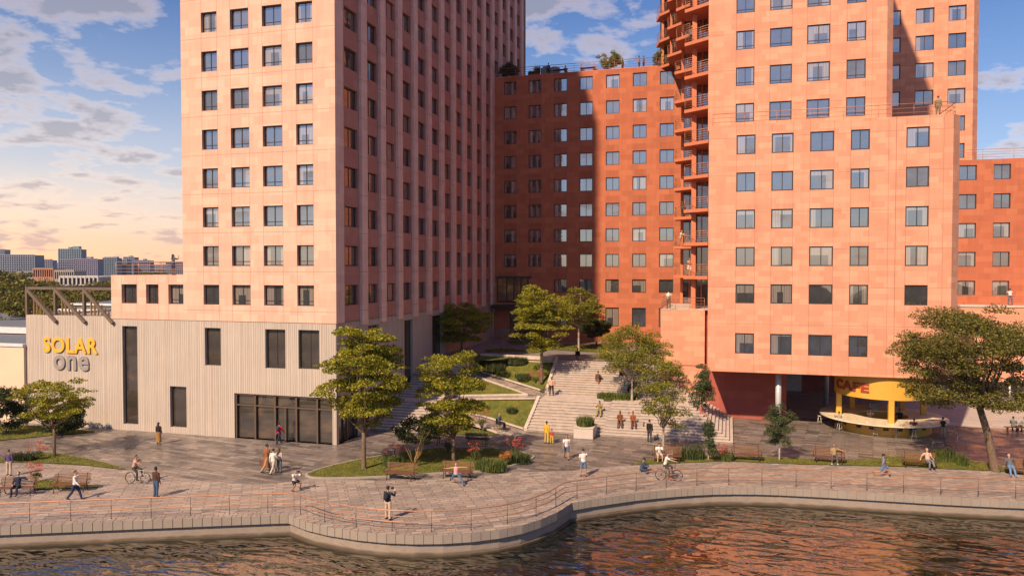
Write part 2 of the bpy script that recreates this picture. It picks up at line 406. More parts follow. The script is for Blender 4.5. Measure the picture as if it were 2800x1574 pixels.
# left, back and roof
w.quad((X0, 106.9, CLAD), (X0, Y1, CLAD), (X0, Y1, ZT), (X0, 106.9, ZT)); w.quad((X1, 106.9, CLAD), (X0, 106.9, CLAD), (X0, 106.9, ZT), (X1, 106.9, ZT))
w.quad((X0, Y1, ZT), (X1, Y1, ZT), (X1, 106.9, ZT), (X0, 106.9, ZT))
w.quad((X0, Y1, CLAD), (X0, 106.9, CLAD), (X1, 106.9, CLAD), (X1, Y1, CLAD))
w.build('wall', [M_left, M_joint, M_leftd], TL)
edges = [(Y1, Y1+1.3, CLAD)]+[(y+2.38, y+3.5-.10, 8.95) for y in bays]
for y0, y1, z0 in edges:
    p = MB(); xo = X1+(.0 if y0 == Y1 else .17)
    xi = X1-.082
    if y0 == Y1:
        p.quad((xo, y0, z0), (xo, y1, z0), (xo, y1, ZT), (xo, y0, ZT)); p.quad((xo, y1, z0), (xi, y1, z0), (xi, y1, ZT), (xo, y1, ZT))
    else:
        z = z0
        while z < ZT:      # storey-high panels with open joints
            z2 = min(ZT, (CLAD+.85 if z < CLAD else z+3.1)); p.box(xi, xo, y0, y1, z, z2-.03); z = z2
        p.box(xi, xo-.03, y0+.03, y1-.03, CLAD, ZT-.1, 1)
    p.build('pilaster', [M_leftp, M_joint], TL)
vis_f = [h for h in fh if h[3] < 36.2]
windows(TL, front(Y1), vis_f, .32, rail=.36)
rest = []; near = []
M_blank = plain('blank_panel', (.44, .24, .19), .8)
vis_s = [h for h in sh if h[2] < 13.5+0.42*(math.hypot(28.7, h[0]))+1]
near = sorted(vis_s, key=lambda h: h[0])
nn = 0; NEAR = []
for h in near:
    k = round((h[0]-bays[0])/3.5)
    if len(NEAR) < 62: NEAR.append(h)
    else: rest.append(h)
windows(TL, sideR(X1-.08), [h for h in NEAR if round((h[0]-bays[0])/3.5) != 2], .30, side=True, pane=M_panew)
windows(TL, sideR(X1-.08), [h for h in NEAR if round((h[0]-bays[0])/3.5) == 2], .30, side=True, pane=M_blank)
unseen = [h for h in fh if h[3] >= 36.2]
stuff_windows('upper_windows', TL, front(Y1), unseen, .32)
stuff_windows('windows', TL, sideR(X1-.08), rest+[h for h in sh if h not in vis_s], .30)
# terrace block beside the tower
b = MB(); XB = -49.78
th = [(GY(x0, 805, Y1).x, GY(x1, 805, Y1).x, zrow(1)+SILL, zrow(1)+HEAD) for x0, x1 in ((332.5, 374), (399.5, 433), (460.5, 503.5))]
facade(b, front(Y1+.003), XB, X0, CLAD, topz, th, .4, [x for h in th for x in h[:2]], (), 0, 1)
b.quad((XB, 62, CLAD), (XB, Y1+.003, CLAD), (XB, Y1+.003, topz), (XB, 62, topz)); b.quad((XB, Y1+.003, topz), (X0, Y1+.003, topz), (X0, 62, topz), (XB, 62, topz))
b.quad((X0, 62, CLAD), (XB, 62, CLAD), (XB, 62, topz), (X0, 62, topz))
b.build('terrace_wall', [M_left, M_joint], TL)
windows(TL, front(Y1+.003), th, .4, rail=.36)
railing_mesh([(X0, 51.45, topz), (XB+.25, 51.45, topz), (XB+.25, 61.8, topz)], 1.1, 4, 2.6, .022).build('terrace_railing', M_rail, TL)
# concrete podium
c = MB(); XP = -59.05; YC = Y1+.05; XC = X1-.06
def fz(px, py): return GY(px, py, YC).z
def fx(px, py): return GY(px, py, YC).x
ch = [(fx(335.5, 1000), fx(376, 1000), fz(350, 1159), fz(350, 891)), (fx(560.5, 950), fx(604, 950), fz(580, 999), fz(580, 896)),
      (fx(465, 1100), fx(510, 1100), fz(487, 1168), fz(487, 1056)), (fx(725.5, 960), fx(780.5, 960), fz(750, 1007), fz(750, 900)),
      (fx(816, 960), fx(873, 960), fz(845, 1009), fz(845, 902))]
gt = fz(641, 1074)
ent = (fx(641, 1130), XC, 0.0, gt)
facade(c, front(YC), XP, XC, 0, CLAD, ch+[ent], .35, (), (), 0, 0)
def sy(q): return GX(450+q/2.7116, 900, XC).y
sch = [(sy(1358), sy(1445), 5.2, GX(966, 897, XC).z), (sy(1510), sy(1590), 5.2, GX(1022, 888, XC).z), (sy(1778), sy(1843), .9, GX(1118, 874, XC).z), (sy(1985), sy(2060), 2.5, GX(1192, 862, XC).z)]
sent = (Y1+.05, 54.75, 0.0, gt)
facade(c, sideR(XC), YC, 106.8, 0, CLAD, sch+[sent], .35, (), (), 0, 0)
c.quad((XP, 100, 0), (XP, YC, 0), (XP, YC, CLAD), (XP, 100, CLAD))
c.quad((XP, YC, CLAD), (X1, YC, CLAD), (X1, 100, CLAD), (XP, 100, CLAD), 1)
c.box(XP, XB, YC+.002, YC+.4, CLAD, CLAD+.16, 0); c.box(XP, XP+.35, YC+.402, 99, CLAD, CLAD+.16, 0)
c.build('podium_wall', [M_conc, plain('roof_deck', (.32, .29, .26), .85)], TL)
windows(TL, front(YC), ch[:3], .35, pane=M_paneb, nm=0); windows(TL, front(YC), ch[3:], .35, pane=M_paneb, nm=1)
windows(TL, sideR(XC), sch, .35, side=True, pane=M_paneb, nm=1)
# glazed corner entrance: recessed glass, posts and transom
g = MB(); gy_ = YC+.32; gx_ = XC-.32
e0 = ent[0]
g.quad((e0, gy_, .02), (gx_, gy_, .02), (gx_, gy_, gt), (e0, gy_, gt)); g.quad((gx_, gy_, .02), (gx_, 54.7, .02), (gx_, 54.7, gt), (gx_, gy_, gt))
g.build('entrance_glass', M_paneb, TL)
posts = [(fx(600+x/3.62, 1200), YC+.12) for x in (165-2, 348, 545, 755, 962)]
posts[0] = (e0+.08, YC+.12)
for px_, py_ in posts+[(XC-.1, YC+.1), (XC-.12, 53.0), (XC-.12, 54.65)]:
    q = MB(); q.box(px_-.07, px_+.07, py_-.02, py_+.16, 0.004, gt-.003); q.build('entrance_post', M_framel, TL)
q = MB(); zt_ = gt*.74
q.box(e0+.15, XC-.17, YC+.12, YC+.2, zt_-.05, zt_+.05); q.box(XC-.2, XC-.12, YC+.26, 54.6, zt_-.05, zt_+.05)
q.box(e0+.1, XC-.17, YC+.1, YC+.3, gt-.12, gt-.004); q.build('entrance_transom', M_framel, TL)
q = MB(); dx = fx(600+645/3.62, 1200); q.box(dx-.05, dx+.05, YC+.12, YC+.2, .004, zt_-.055); q.box(dx-.22, dx-.18, YC+.06, YC+.1, .8, 1.5); q.build('entrance_door', M_framel, TL)
# steel and glass shed frame on the podium roof
M_truss = plain('weathered_steel', (.15, .115, .085), .5, .2)
S = wroot('rooftop_canopy', (-54.5, 55, CLAD), 'brown steel frame with diagonal braces on the concrete roof', 'roof structure')
zs0, zs1 = CLAD+.165, GY(160, 785, Y1+.3).z
xs = [GY(q, 850, Y1+.3).x for q in (73, 150, 229, 304)]
for x in xs[:3]:
    q = MB(); q.bar((x+.05, Y1+.32, zs0), (x+.05, Y1+.32, zs1-.22), .2, .24); q.build('post', M_truss, S)
for i in range(3):
    q = MB(); q.bar((xs[i]+.15, Y1+.16, zs1-.15), (xs[i+1]+.55, Y1-.12, zs0-.55), .17, .27); q.build('brace', M_truss, S)
q = MB(); q.bar((xs[0], Y1+.32, zs1-.1), (XB-.01, Y1+.32, zs1-.1), .3, .22); q.bar((xs[0]+.1, Y1+.48, zs1-.1), (xs[0]+.1, 62.9, zs1-.1), .22, .2)
q.bar((xs[0], 63, zs1-.1), (XB-.01, 63, zs1-.1), .2, .22); q.build('roof_beam', M_truss, S)
q = MB()
for k in range(10): q.box(xs[0]+1.0+k*.9, xs[0]+1.05+k*.9, Y1+.6, 62.8, zs1-.12, zs1-.02)
q.build('purlin', M_framel, S, )
for i in range(4):
    x = xs[0]+.4+i*3.0
    q = MB(); q.bar((x, 63, zs0), (x, 63, zs1-.22), .16, .16); q.build('post', M_truss, S)
    if i < 3:
        q = MB(); q.bar((x+.1, 62.8, zs1-.3), (x+2.9, 62.8, zs0+.1), .1, .14); q.build('brace', M_truss, S)
q = MB()
for i in range(3):
    for k in range(7):
        x = xs[i]+.45+k*.37; top = zs1-.3-(x-xs[i])/(xs[i+1]-xs[i])*(zs1-zs0-.2)
        if top > zs0+.2: q.box(x, x+.035, Y1+.55, Y1+.72, zs0, top)
q.build('glass_fin', plain('warm_fin', (.5, .36, .16), .3, .2), S)
q = MB(); q.box(xs[0]+.2, XB-.1, 63.2, 63.25, zs0, zs0+1.3); q.build('rear_parapet', M_truss, S)

def text_mesh(name, s, size, ext, parent, mat, off=.03, space=1.0):
    cu = bpy.data.curves.new(name, 'FONT'); cu.body = s; cu.size = size; cu.extrude = ext; cu.offset = off; cu.space_character = space; cu.resolution_u = 5
    cu.bevel_depth = .012
    o = bpy.data.objects.new(name, cu); COL.objects.link(o); bpy.context.view_layer.update()
    dg = bpy.context.evaluated_depsgraph_get(); me = bpy.data.meshes.new_from_object(o.evaluated_get(dg)); bpy.data.objects.remove(o)
    me.name = name; n = bpy.data.objects.new(name, me); COL.objects.link(n); me.materials.clear(); me.materials.append(mat); n.parent = parent
    return n
def fit_text(o, x0, x1, z0, z1):
    xs_ = [v.co.x for v in o.data.vertices]; ys_ = [v.co.y for v in o.data.vertices]
    a, b_, c_, d_ = min(xs_), max(xs_), min(ys_), max(ys_)
    for v in o.data.vertices:
        v.co = Vector((x0+(v.co.x-a)/(b_-a)*(x1-x0), -v.co.z, z0+(v.co.y-c_)/(d_-c_)*(z1-z0)))
M_yel = plain('yellow_letters', (.80, .40, .03), .5, var=.05); M_gry = plain('grey_letters', (.27, .245, .235), .55, var=.05)
lx0, lx1 = GY(119, 943, Y1).x, GY(268, 943, Y1).x
sg = wroot('wall_sign', (lx0, Y1, 5.5), 'raised letters SOLAR one, yellow over grey, on the concrete wall', 'sign')
adv = lx1-lx0
for word, mt, x0, x1, z0, z1 in (('SOLAR', M_yel, 119.5, 268, GY(190, 965, Y1).z, GY(190, 923, Y1).z), ('one', M_gry, 146.5, 243, GY(195, 1012, Y1).z, GY(195, 971.5, Y1).z)):
    x0 = GY(x0, 943, Y1).x; x1 = GY(x1, 943, Y1).x
    t_ = text_mesh('lettering', word, 1.5, .045, None, mt, .024, 1.1); fit_text(t_, x0, x1, z0, z1)
    t_.location = (0, Y1-.02, 0); wattach(t_, sg)

# ================================================================== MIDDLE BUILDING
TM = wroot('apartment_block', (-17, 93, 0), 'rust red ten storey block closing the courtyard between the two towers', 'building')
Y2, UP = 91.3, 4.55
mc = [(-27.32, -25.68), (-24.12, -22.46), (-20.86, -19.2), (-17.63, -16.0), (-14.37, -12.73), (-11.13, -9.47), (-7.92, -6.24)]
mh = [(a, b, zrow(k)+SILL, zrow(k)+HEAD) for k in range(1, 10) for a, b in mc if not (k == 1 and a < -23)]
mh += [(a, b, 6.5, 8.8) for a, b in mc[2:]]
w = MB()
def mmat(u, z):
    if any(a < u < b for a, b in mc):
        f = (z-(FL[1]+HEAD)) % 3.1
        if .02 < f < .85: return 2
    return 0
gl0 = (-28.3, -24.1, 9.35, 12.45)
facade(w, front(Y2), -28.7, 16.7, UP-.4, 37.65, mh+[gl0, (-26.6, -23.2, UP, 8.6)], .24, [x for c_ in mc for x in c_], [FL[k]+HEAD+.86 for k in range(1, 10)]+[FL[0]+2.32], 0, 1, mmat)
w.quad((-28.7, Y2, 37.65), (16.7, Y2, 37.65), (16.7, 106, 37.65), (-28.7, 106, 37.65))
w.build('wall', [M_mid, M_joint, M_midd], TM)
q = MB()   # parapet coping
q.box(-28.6, -8.2, Y2+.02, Y2+.32, 37.65, 37.72); q.build('coping', M_slab, TM)
windows(TM, front(Y2), [h for h in mh], .24)
M_gold = glassmat('gold_glass', (.16, .09, .025), (.5, .34, .1), .0, .10, .05, .25)  # gold base colour with warmer noise patches
q = MB(); a_, b_, c_, d_ = gl0
q.quad((a_+.05, Y2+.2, c_+.05), (b_-.05, Y2+.2, c_+.05), (b_-.05, Y2+.2, d_-.05), (a_+.05, Y2+.2, d_-.05)); e_ = q.build('stair_glazing', M_gold, TM)
q = MB()
for x in (a_+.06, a_+1.3, a_+2.25, a_+3.2, b_-.06): q.box(x-.06, x+.06, Y2+.02, Y2+.18, c_+.1, d_-.1)
q.box(a_, b_+.35, Y2-.28, Y2+.19, d_-.09, d_+.12); q.box(a_, b_, Y2+.0, Y2+.19, c_-.1, c_+.09); q.build('glazing_frame', M_frame, TM)
q = MB(); q.box(-28.4, -23.0, Y2-2.2, Y2+.2, 8.55, 9.0); q.build('entrance_canopy', M_frame, TM)
q = MB(); q.quad((-26.6, Y2+.22, UP), (-23.2, Y2+.22, UP), (-23.2, Y2+.22, 8.6), (-26.6, Y2+.22, 8.6)); q.build('entrance_glass', M_panew, TM)
railing_mesh([(-28.4, Y2+.35, 37.66), (-8.4, Y2+.35, 37.66)], 1.15, 4, 2.4, .022).build('roof_railing', M_rail, TM)

# ================================================================== RIGHT TOWER
TR = wroot('coral_tower', (8, 72, 0), 'bright coral stone tower raised over the cafe, rightmost near high-rise with balconies', 'tower')
Y3, Y4 = 65.6, 67.9
XR0, XR1, ZB, ZR = -1.6, 16.75, 4.85, 25.5
rc = [(.64, 2.14), (3.42, 5.10), (6.38, 8.18), (9.43, 10.82), (13.46, 15.10)]
rh = [(a, b, zrow(k)+SILL, zrow(k)+HEAD) for k in range(1, 6) for a, b in rc]+[(a, b, 6.42, 8.13) for a, b in rc[:4]]+[(13.9, 15.5, 6.42, 8.13)]
w = MB()
rj = [x for c_ in rc for x in c_]+[12.2, 16.1]
facade(w, front(Y3), XR0, XR1, ZB, ZR, rh, .16, rj, [8.9+3.1*k for k in range(0, 6)], 0, 1)
w.quad((XR1, Y3, ZB), (17.4, Y3+.8, ZB), (17.4, Y3+.8, ZR), (XR1, Y3, ZR)); w.quad((17.4, Y3+.8, ZB), (17.4, 90, ZB), (17.4, 90, ZR), (17.4, Y3+.8, ZR))
w.quad((XR0, 76, ZB), (XR0, Y3, ZB), (XR0, Y3, ZR), (XR0, 76, ZR))
w.poly([(XR0, Y3, ZR), (XR1, Y3, ZR), (17.4, Y3+.8, ZR), (17.4, 95.8, ZR), (XR0, 95.8, ZR)])
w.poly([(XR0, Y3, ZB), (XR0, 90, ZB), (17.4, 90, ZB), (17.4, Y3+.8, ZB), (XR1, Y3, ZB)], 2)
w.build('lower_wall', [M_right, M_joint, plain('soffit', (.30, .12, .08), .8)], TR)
uc = [(.57, 2.07), (3.32, 5.1), (6.28, 8.08), (9.36, 10.82)]
uh = [(a, b, zrow(k)+SILL, zrow(k)+HEAD) for k in range(6, 17) for a, b in uc]
w = MB(); ZU = 59.0
facade(w, front(Y4), -1.74, 12.4, ZR, ZU, uh, .16, [x for c_ in uc for x in c_]+[11.3], [8.9+3.1*k for k in range(6, 18)], 0, 1)
w.quad((12.4, Y4, ZR), (12.95, Y4+.6, ZR), (12.95, Y4+.6, ZU), (12.4, Y4, ZU)); w.quad((12.95, Y4+.6, ZR), (12.95, 95.8, ZR), (12.95, 95.8, ZU), (12.95, Y4+.6, ZU))
w.quad((-1.74, 76, ZR), (-1.74, Y4, ZR), (-1.74, Y4, ZU), (-1.74, 76, ZU)); w.quad((-1.74, Y4, ZU), (12.95, Y4, ZU), (12.95, 95.8, ZU), (-1.74, 95.8, ZU))
w.build('upper_wall', [M_right, M_joint], TR)
windows(TR, front(Y3), rh, .16)
windows(TR, front(Y4), [h for h in uh if h[2] < 38], .16, rail=.3); stuff_windows('upper_windows', TR, front(Y4), [h for h in uh if h[2] >= 38], .16)
railing_mesh([(XR0+.3, 66.0, ZR), (16.6, 66.0, ZR), (17.1, 66.6, ZR), (17.1, 72, ZR)], 1.05, 3, 2.4, .02).build('terrace_railing', M_rail, TR)
q = MB(); q.box(12.72, 12.76, Y3-.012, Y3-.002, ZB, ZR); q.build('gap_joint', M_joint, TR)  # dark strip standing in for the narrow gap joint, no real recess
# recessed ground floor under the overhang
w = MB()
def P(u, z, d): return (u, 70.6-d, z)
w.quad((.6, 70.6, 0), (5.1, 70.6, 0), (5.1, 70.6, ZB-.003), (.6, 70.6, ZB-.003)); w.quad((-2.5, 70.6, 0), (.6, 70.6, 0), (.6, 70.6, ZB-.003), (-2.5, 70.6, ZB-.003), 1); w.quad((5.1, 70.6, 0), (5.1, 88, 0), (5.1, 88, ZB-.003), (5.1, 70.6, ZB-.003))
w.quad((5.1, 88, 0), (17.4, 88, 0), (17.4, 88, ZB-.003), (5.1, 88, ZB-.003)); w.build('ground_floor_wall', [M_maroon, M_maroon], TR)
q = MB(); q.box(5.3, 7.9, 87.8, 87.95, .05, ZB-.3); q.build('white_panel', plain('white_panel', (.6, .6, .6), .6), TR)
for x, y in ((4.2, 67.1), (15.9, 79.5), (9.5, 80)):
    q = MB(); q.tube([(x, y, 0), (x, y, ZB-.002)], .24, 14); q.build('column', plain('pale_steel', (.50, .53, .56), .4, .2), TR)
# projecting block with terrace left of the tower
w = MB(); bx0, bx1, by, bz = -5.93, -1.98, 70.4, 9.74
w.quad((bx0, by, 0), (bx1, by, 0), (bx1, by, bz), (bx0, by, bz)); w.quad((bx0, 84, 0), (bx0, by, 0), (bx0, by, bz), (bx0, 84, bz))
w.quad((bx1, by, 0), (bx1, 76, 0), (bx1, 76, bz), (bx1, by, bz)); w.quad((bx0, by, bz), (-1.6, by, bz), (-1.6, 84, bz), (bx0, 84, bz), 1)
w.quad((bx1, 70.9, 0), (-1.6, 70.9, 0), (-1.6, 70.9, bz), (bx1, 70.9, bz), 2); w.box(bx0-.03, bx1+.02, by-.03, by+.2, bz, bz+.06, 1)
w.box(-5.0, bx1, by-.02, by, 4.62, 4.70, 2)
w.build('terrace_block', [M_right, plain('pale_coping', (.55, .45, .40), .7), M_maroon], TR)
railing_mesh([(bx0+.05, 79, bz+.06), (bx0+.05, by+.1, bz+.06), (bx1-.05, by+.1, bz+.06)], 1.05, 4, 1.3, .02).build('terrace_railing', M_rail, TR)
# balcony recesses: dark glazed walls, piers, serrated slabs
M_deep = glassmat('balcony_glass', (.03, .022, .02), (.34, .27, .24), .6, .12)
q = MB(); q.quad((-3.3, 74.8, bz), (-1.7, 74.8, bz), (-1.7, 74.8, 60), (-3.3, 74.8, 60)); q.quad((-4.95, 84.5, bz), (-3.0, 84.5, bz), (-3.0, 84.5, 60), (-4.95, 84.5, 60))
q.build('balcony_glazing', M_deep, TR)
q = MB(); q.quad((-8.15, 94, 37.66), (-4.3, 91.0, 37.66), (-4.3, 91.0, 60), (-8.15, 94, 60)); q.build('balcony_glazing', M_deep, TR)
q = MB()
q.quad((-3.31, 74.8, bz), (-3.31, 84.5, bz), (-3.31, 84.5, 60), (-3.31, 74.8, 60)); q.build('recess_wall', M_mid, TR)
for x, y, wd, z0 in ((-3.13, 72.75, .42, bz), (-4.86, 84.1, .28, bz), (-2.45, 74.6, .1, bz), (-4.05, 84.25, .10, 9.8), (-5.3, 88.5, .3, 37.66), (-6.55, 90.2, .26, 37.66), (-7.7, 92.2, .3, 37.66)):
    q = MB(); q.box(x-wd/2, x+wd/2, y, y+wd, z0+.01, 60); q.build('pier', M_slab, TR)
def balcony(pts, z, rail_idx):
    """pts: plan outline, first edge runs along the front"""
    s_ = MB(); zt2, zb2 = z, z-.30; n = len(pts)
    s_.poly([(x, y, zt2) for x, y in pts]); s_.poly([(x, y, zb2) for x, y in reversed(pts)])
    for i in range(n):
        a2, b2 = pts[i], pts[(i+1) % n]; s_.quad((a2[0], a2[1], zt2), (a2[0], a2[1], zb2), (b2[0], b2[1], zb2), (b2[0], b2[1], zt2))
    o = s_.build('balcony', M_slab, TR)
    def inn(p):
        cx_ = sum(x for x, y in pts)/n; cy_ = sum(y for x, y in pts)/n; v = Vector((cx_-p[0], cy_-p[1])); v.normalize(); return (p[0]+v.x*.09, p[1]+v.y*.09, zt2)
    r = railing_mesh([inn(pts[i]) for i in rail_idx], 1.05, 5, .9, .016, .016); ro = _build(r, 'railing', M_rail, o)
for k in range(1, 16):
    z = 9.75+3.1*k
    balcony([(-1.78, 70.7), (-4.02, 72.3), (-4.15, 74.75), (-1.78, 74.75)], z, (0, 1, 2))
    if k < 9 or True:
        if z < 37: balcony([(-3.5, 80.9), (-5.62, 82.4), (-5.5, 84.45), (-3.5, 84.45)], z-.0, (0, 1, 2))
    if z > 37:
        balcony([(-3.9, 79.6), (-5.4, 81.0), (-5.45, 84.4), (-3.9, 84.4)], z, (0, 1, 2))
        balcony([(-5.1, 85.4), (-6.75, 86.9), (-6.75, 90.5), (-5.1, 90.9)], z, (0, 1, 2))
        balcony([(-6.45, 89.9), (-8.0, 91.5), (-8.6, 93.6), (-6.6, 93.9)], z, (0, 1, 2))
# ================================================================== REAR TOWER AND LOW RIGHT BLOCK
TB = wroot('rear_tower', (20, 99, 0), 'coral tower standing behind, rising over the right shoulder of the near coral tower', 'tower')
Y5 = 96.0; bc = [(17.35, 18.95), (20.5, 22.4), (23.85, 25.65)]
bh = [(a, b, zrow(k)+SILL-.1, zrow(k)+HEAD) for k in range(6, 17) for a, b in bc]
w = MB(); facade(w, front(Y5), 13, 26.4, 20, 60, bh, .24, [x for c_ in bc for x in c_], [8.9+3.1*k for k in range(6, 17)], 0, 1)
w.quad((26.4, Y5, 20), (27.1, Y5+.8, 20), (27.1, Y5+.8, 60), (26.4, Y5, 60)); w.quad((27.1, Y5+.8, 20), (27.1, 110, 20), (27.1, 110, 60), (27.1, Y5+.8, 60)); w.quad((13, Y5, 60), (27.1, Y5, 60), (27.1, 110, 60), (13, 110, 60))
w.build('wall', [M_right, M_joint], TB); windows(TB, front(Y5), [h for h in bh if h[2] < 52], .24); stuff_windows('upper_windows', TB, front(Y5), [h for h in bh if h[2] >= 52], .24)
TQ = wroot('low_block', (35, 93, 0), 'rust red seven storey block at the far right edge with a roof railing', 'building')
lc = [(23.9, 25.6)]+[(27.2+3.3*k, 28.8+3.3*k) for k in range(12)]
lh = [(a, b, zrow(k)+SILL, zrow(k)+HEAD) for k in range(1, 6) for a, b in lc]
w = MB(); facade(w, front(Y2), 17.41, 66, 9.7, 25.2, lh, .24, [x for c_ in lc for x in c_], [FL[k]+HEAD+.86 for k in range(1, 5)], 0, 1)
w.quad((17.41, Y2, 25.2), (66, Y2, 25.2), (66, 95.9, 25.2), (17.41, 95.9, 25.2))
w.build('wall', [M_mid, M_joint], TQ); windows(TQ, front(Y2), lh, .24)
railing_mesh([(17.5, Y2+.3, 25.2), (64, Y2+.3, 25.2)], 1.1, 4, 3, .022).build('roof_railing', M_rail, TQ)
w = MB(); w.box(17.42, 66, 88.3, Y2-.01, 1.85, 9.7); w.box(17.42, 66, 88.2, 88.29, 9.55, 9.76, 1); w.build('terrace_block', [M_right, plain('pale_coping', (.55, .45, .40), .7)], TQ)
railing_mesh([(17.6, 88.5, 9.71), (64, 88.5, 9.71)], 1.05, 4, 3, .022).build('terrace_railing', M_rail, TQ)
q = MB(); q.quad((17.42, 90.8, 0), (66, 90.8, 0), (66, 90.8, 1.84), (17.42, 90.8, 1.84)); q.build('shopfront', M_paneb, TQ)
for x in (22.2, 23.2, 28.2, 31.5, 36, 40): 
    q = MB(); q.tube([(x, 88.7, 0), (x, 88.7, 1.84)], .1, 10); q.build('column', plain('white_steel', (.7, .68, .66), .5), TQ)

# ================================================================== GROUND, QUAY, WATER
def paving(name, c, bw, bh, rot, var=.28, rough=.5, warp=.35, mort=.012, glossy=.5, wet=.0):
    m, t, b = newmat(name)
    g = N(t, 'ShaderNodeNewGeometry')
    if warp:
        nv = N(t, 'ShaderNodeTexNoise', i_Scale=.5, i_Detail=2.0); t.links.new(g.outputs['Position'], nv.inputs[0])
        vm = N(t, 'ShaderNodeVectorMath', operation='MULTIPLY_ADD'); t.links.new(nv.outputs['Color'], vm.inputs[0]); vm.inputs[1].default_value = (warp,)*3; t.links.new(g.outputs['Position'], vm.inputs[2]); p = vm.outputs[0]
    else: p = g.outputs['Position']
    mp_ = N(t, 'ShaderNodeMapping'); mp_.inputs['Rotation'].default_value = (0, 0, rot); t.links.new(p, mp_.inputs[0])
    br = N(t, 'ShaderNodeTexBrick', i_Scale=1.0, i_Mortar_Size=mort, i_Mortar_Smooth=.2, i_Brick_Width=bw, i_Row_Height=bh)
    br.offset = .43; br.squash = 1.6; br.squash_frequency = 2
    br.inputs['Color1'].default_value = (0, 0, 0, 1); br.inputs['Color2'].default_value = (1, 1, 1, 1); br.inputs['Mortar'].default_value = (.5,)*3+(1,)
    t.links.new(mp_.outputs[0], br.inputs[0])
    a = tuple(x*(1-var) for x in c); d = tuple(min(1, x*(1+var)) for x in c)
    tone = ramp(t, br.outputs[0], [(0, a), (.35, (c[0]*.95, c[1]*.94, c[2]*.98)), (.7, (c[0]*1.08, c[1]*1.0, c[2]*.93)), (1, d)])
    n = noise(t, g.outputs['Position'], .55, 5, .65); n2 = noise(t, g.outputs['Position'], 6, 4, .6)
    f = M2(t, 'ADD', M2(t, 'ADD', M2(t, 'MULTIPLY', n, .55), M2(t, 'MULTIPLY', n2, .22)), .62)
    col = mixc(t, 1.0, tone, N3(t, f), 'MULTIPLY'); col = mixc(t, M2(t, 'MULTIPLY', br.outputs[1], .72), col, tuple(x*.33 for x in c))
    setc(t, b, col)
    r = ramp(t, noise(t, g.outputs['Position'], .8, 4, .6), [(.35, (rough-.16-wet,)*3), (.65, (rough+.16,)*3)]); t.links.new(r, b.inputs['Roughness'])
    b.inputs['Specular IOR Level'].default_value = glossy
    h = M2(t, 'ADD', M2(t, 'MULTIPLY', br.outputs[1], -1.0), M2(t, 'ADD', M2(t, 'MULTIPLY', br.outputs[0], .35), M2(t, 'MULTIPLY', n2, .35)))
    bump(t, b, h, .7, .02); return m
M_plaza = paving('plaza_stone', (.19, .164, .148), 1.0, .42, R_(9), .50, .40, .25, .022, .5, .06)
M_prom = paving('promenade_stone', (.315, .265, .23), .62, .34, R_(-33), .26, .55, .12, .022, .4)
M_pale = paving('pale_paving', (.44, .395, .36), 1.3, .6, R_(8), .06, .7, .1, .012, .3)
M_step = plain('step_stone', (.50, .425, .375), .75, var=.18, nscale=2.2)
M_riser = plain('shaded_step_riser', (.30, .25, .215), .85, var=.2, nscale=2.2)  # darker copy of the step stone; riser shade put into the colour
M_granite = None
def granite(name, c):
    m, t, b = newmat(name); p = pos(t)
    n = noise(t, p, 18, 4, .7); n2 = noise(t, p, .8, 4, .6)
    f = M2(t, 'ADD', M2(t, 'MULTIPLY', n, .35), M2(t, 'ADD', M2(t, 'MULTIPLY', n2, .35), .62))
    setc(t, b, mixc(t, 1.0, c, N3(t, f), 'MULTIPLY')); b.inputs['Roughness'].default_value = .8; bump(t, b, n, .3, .01); return m
M_granite = granite('granite', (.30, .255, .215)); M_kerb = granite('kerb_granite', (.33, .285, .25))
def quaystone(name, c):
    m, t, b = newmat(name); g = N(t, 'ShaderNodeNewGeometry'); s = N(t, 'ShaderNodeSeparateXYZ'); t.links.new(g.outputs['Position'], s.inputs[0])
    st = ramp(t, M2(t, 'ADD', s.outputs[2], M2(t, 'MULTIPLY', noise(t, g.outputs['Position'], 1.2, 4), .16)), [(0.0, (.22, .2, .16)), (1.0, (1, 1, 1))])
    # algae and wet stone near the waterline (a stain, fixed to the wall)
    zz = M2(t, 'ADD', M2(t, 'MULTIPLY', s.outputs[2], 4.0), 4.9); zz = M2(t, 'ADD', zz, M2(t, 'MULTIPLY', noise(t, g.outputs['Position'], 1.5, 4), -.9))
    st = ramp(t, zz, [(.0, (.20, .19, .14)), (.35, (.42, .38, .32)), (.8, (1, 1, 1))])
    n = noise(t, g.outputs['Position'], 3, 5, .65)
    setc(t, b, mixc(t, 1.0, mixc(t, 1.0, c, N3(t, M2(t, 'ADD', M2(t, 'MULTIPLY', n, .5), .72)), 'MULTIPLY'), st, 'MULTIPLY')); b.inputs['Roughness'].default_value = .7
    bump(t, b, n, .6, .03); return m
M_quay = quaystone('quay_concrete', (.29, .24, .20))
WL = -1.16
qp = [(-400, -128), (-90, 6.8), (-60, 19.9), (-36.6, 30.05), (-30.1, 32.9), (-24.0, 35.5), (-23.1, 35.85)]
qp2 = [(-21.6, 35.15), (-20.07, 34.75), (-18.2, 34.55), (-16.6, 34.6), (-15.2, 34.85), (-13.8, 35.3), (-12.5, 35.95), (-11.25, 36.85), (-10.3, 37.85), (-9.6, 39.0), (-9.0, 40.4), (-8.55, 42.3)]
qp3 = [(-7.6, 43.2), (-6.47, 44.15), (-5.3, 45.1), (-4.05, 45.95), (-3.0, 46.6), (-1.9, 47.2), (-.8, 47.7), (.4, 48.12), (1.7, 48.45), (3.1, 48.7), (6.0, 49.0), (9.2, 49.22), (12.3, 49.42), (15.4, 49.75), (22, 50.7), (60, 56.5), (400, 112)]
quay = [Vector((x, y, 0)) for x, y in qp+qp2+qp3]
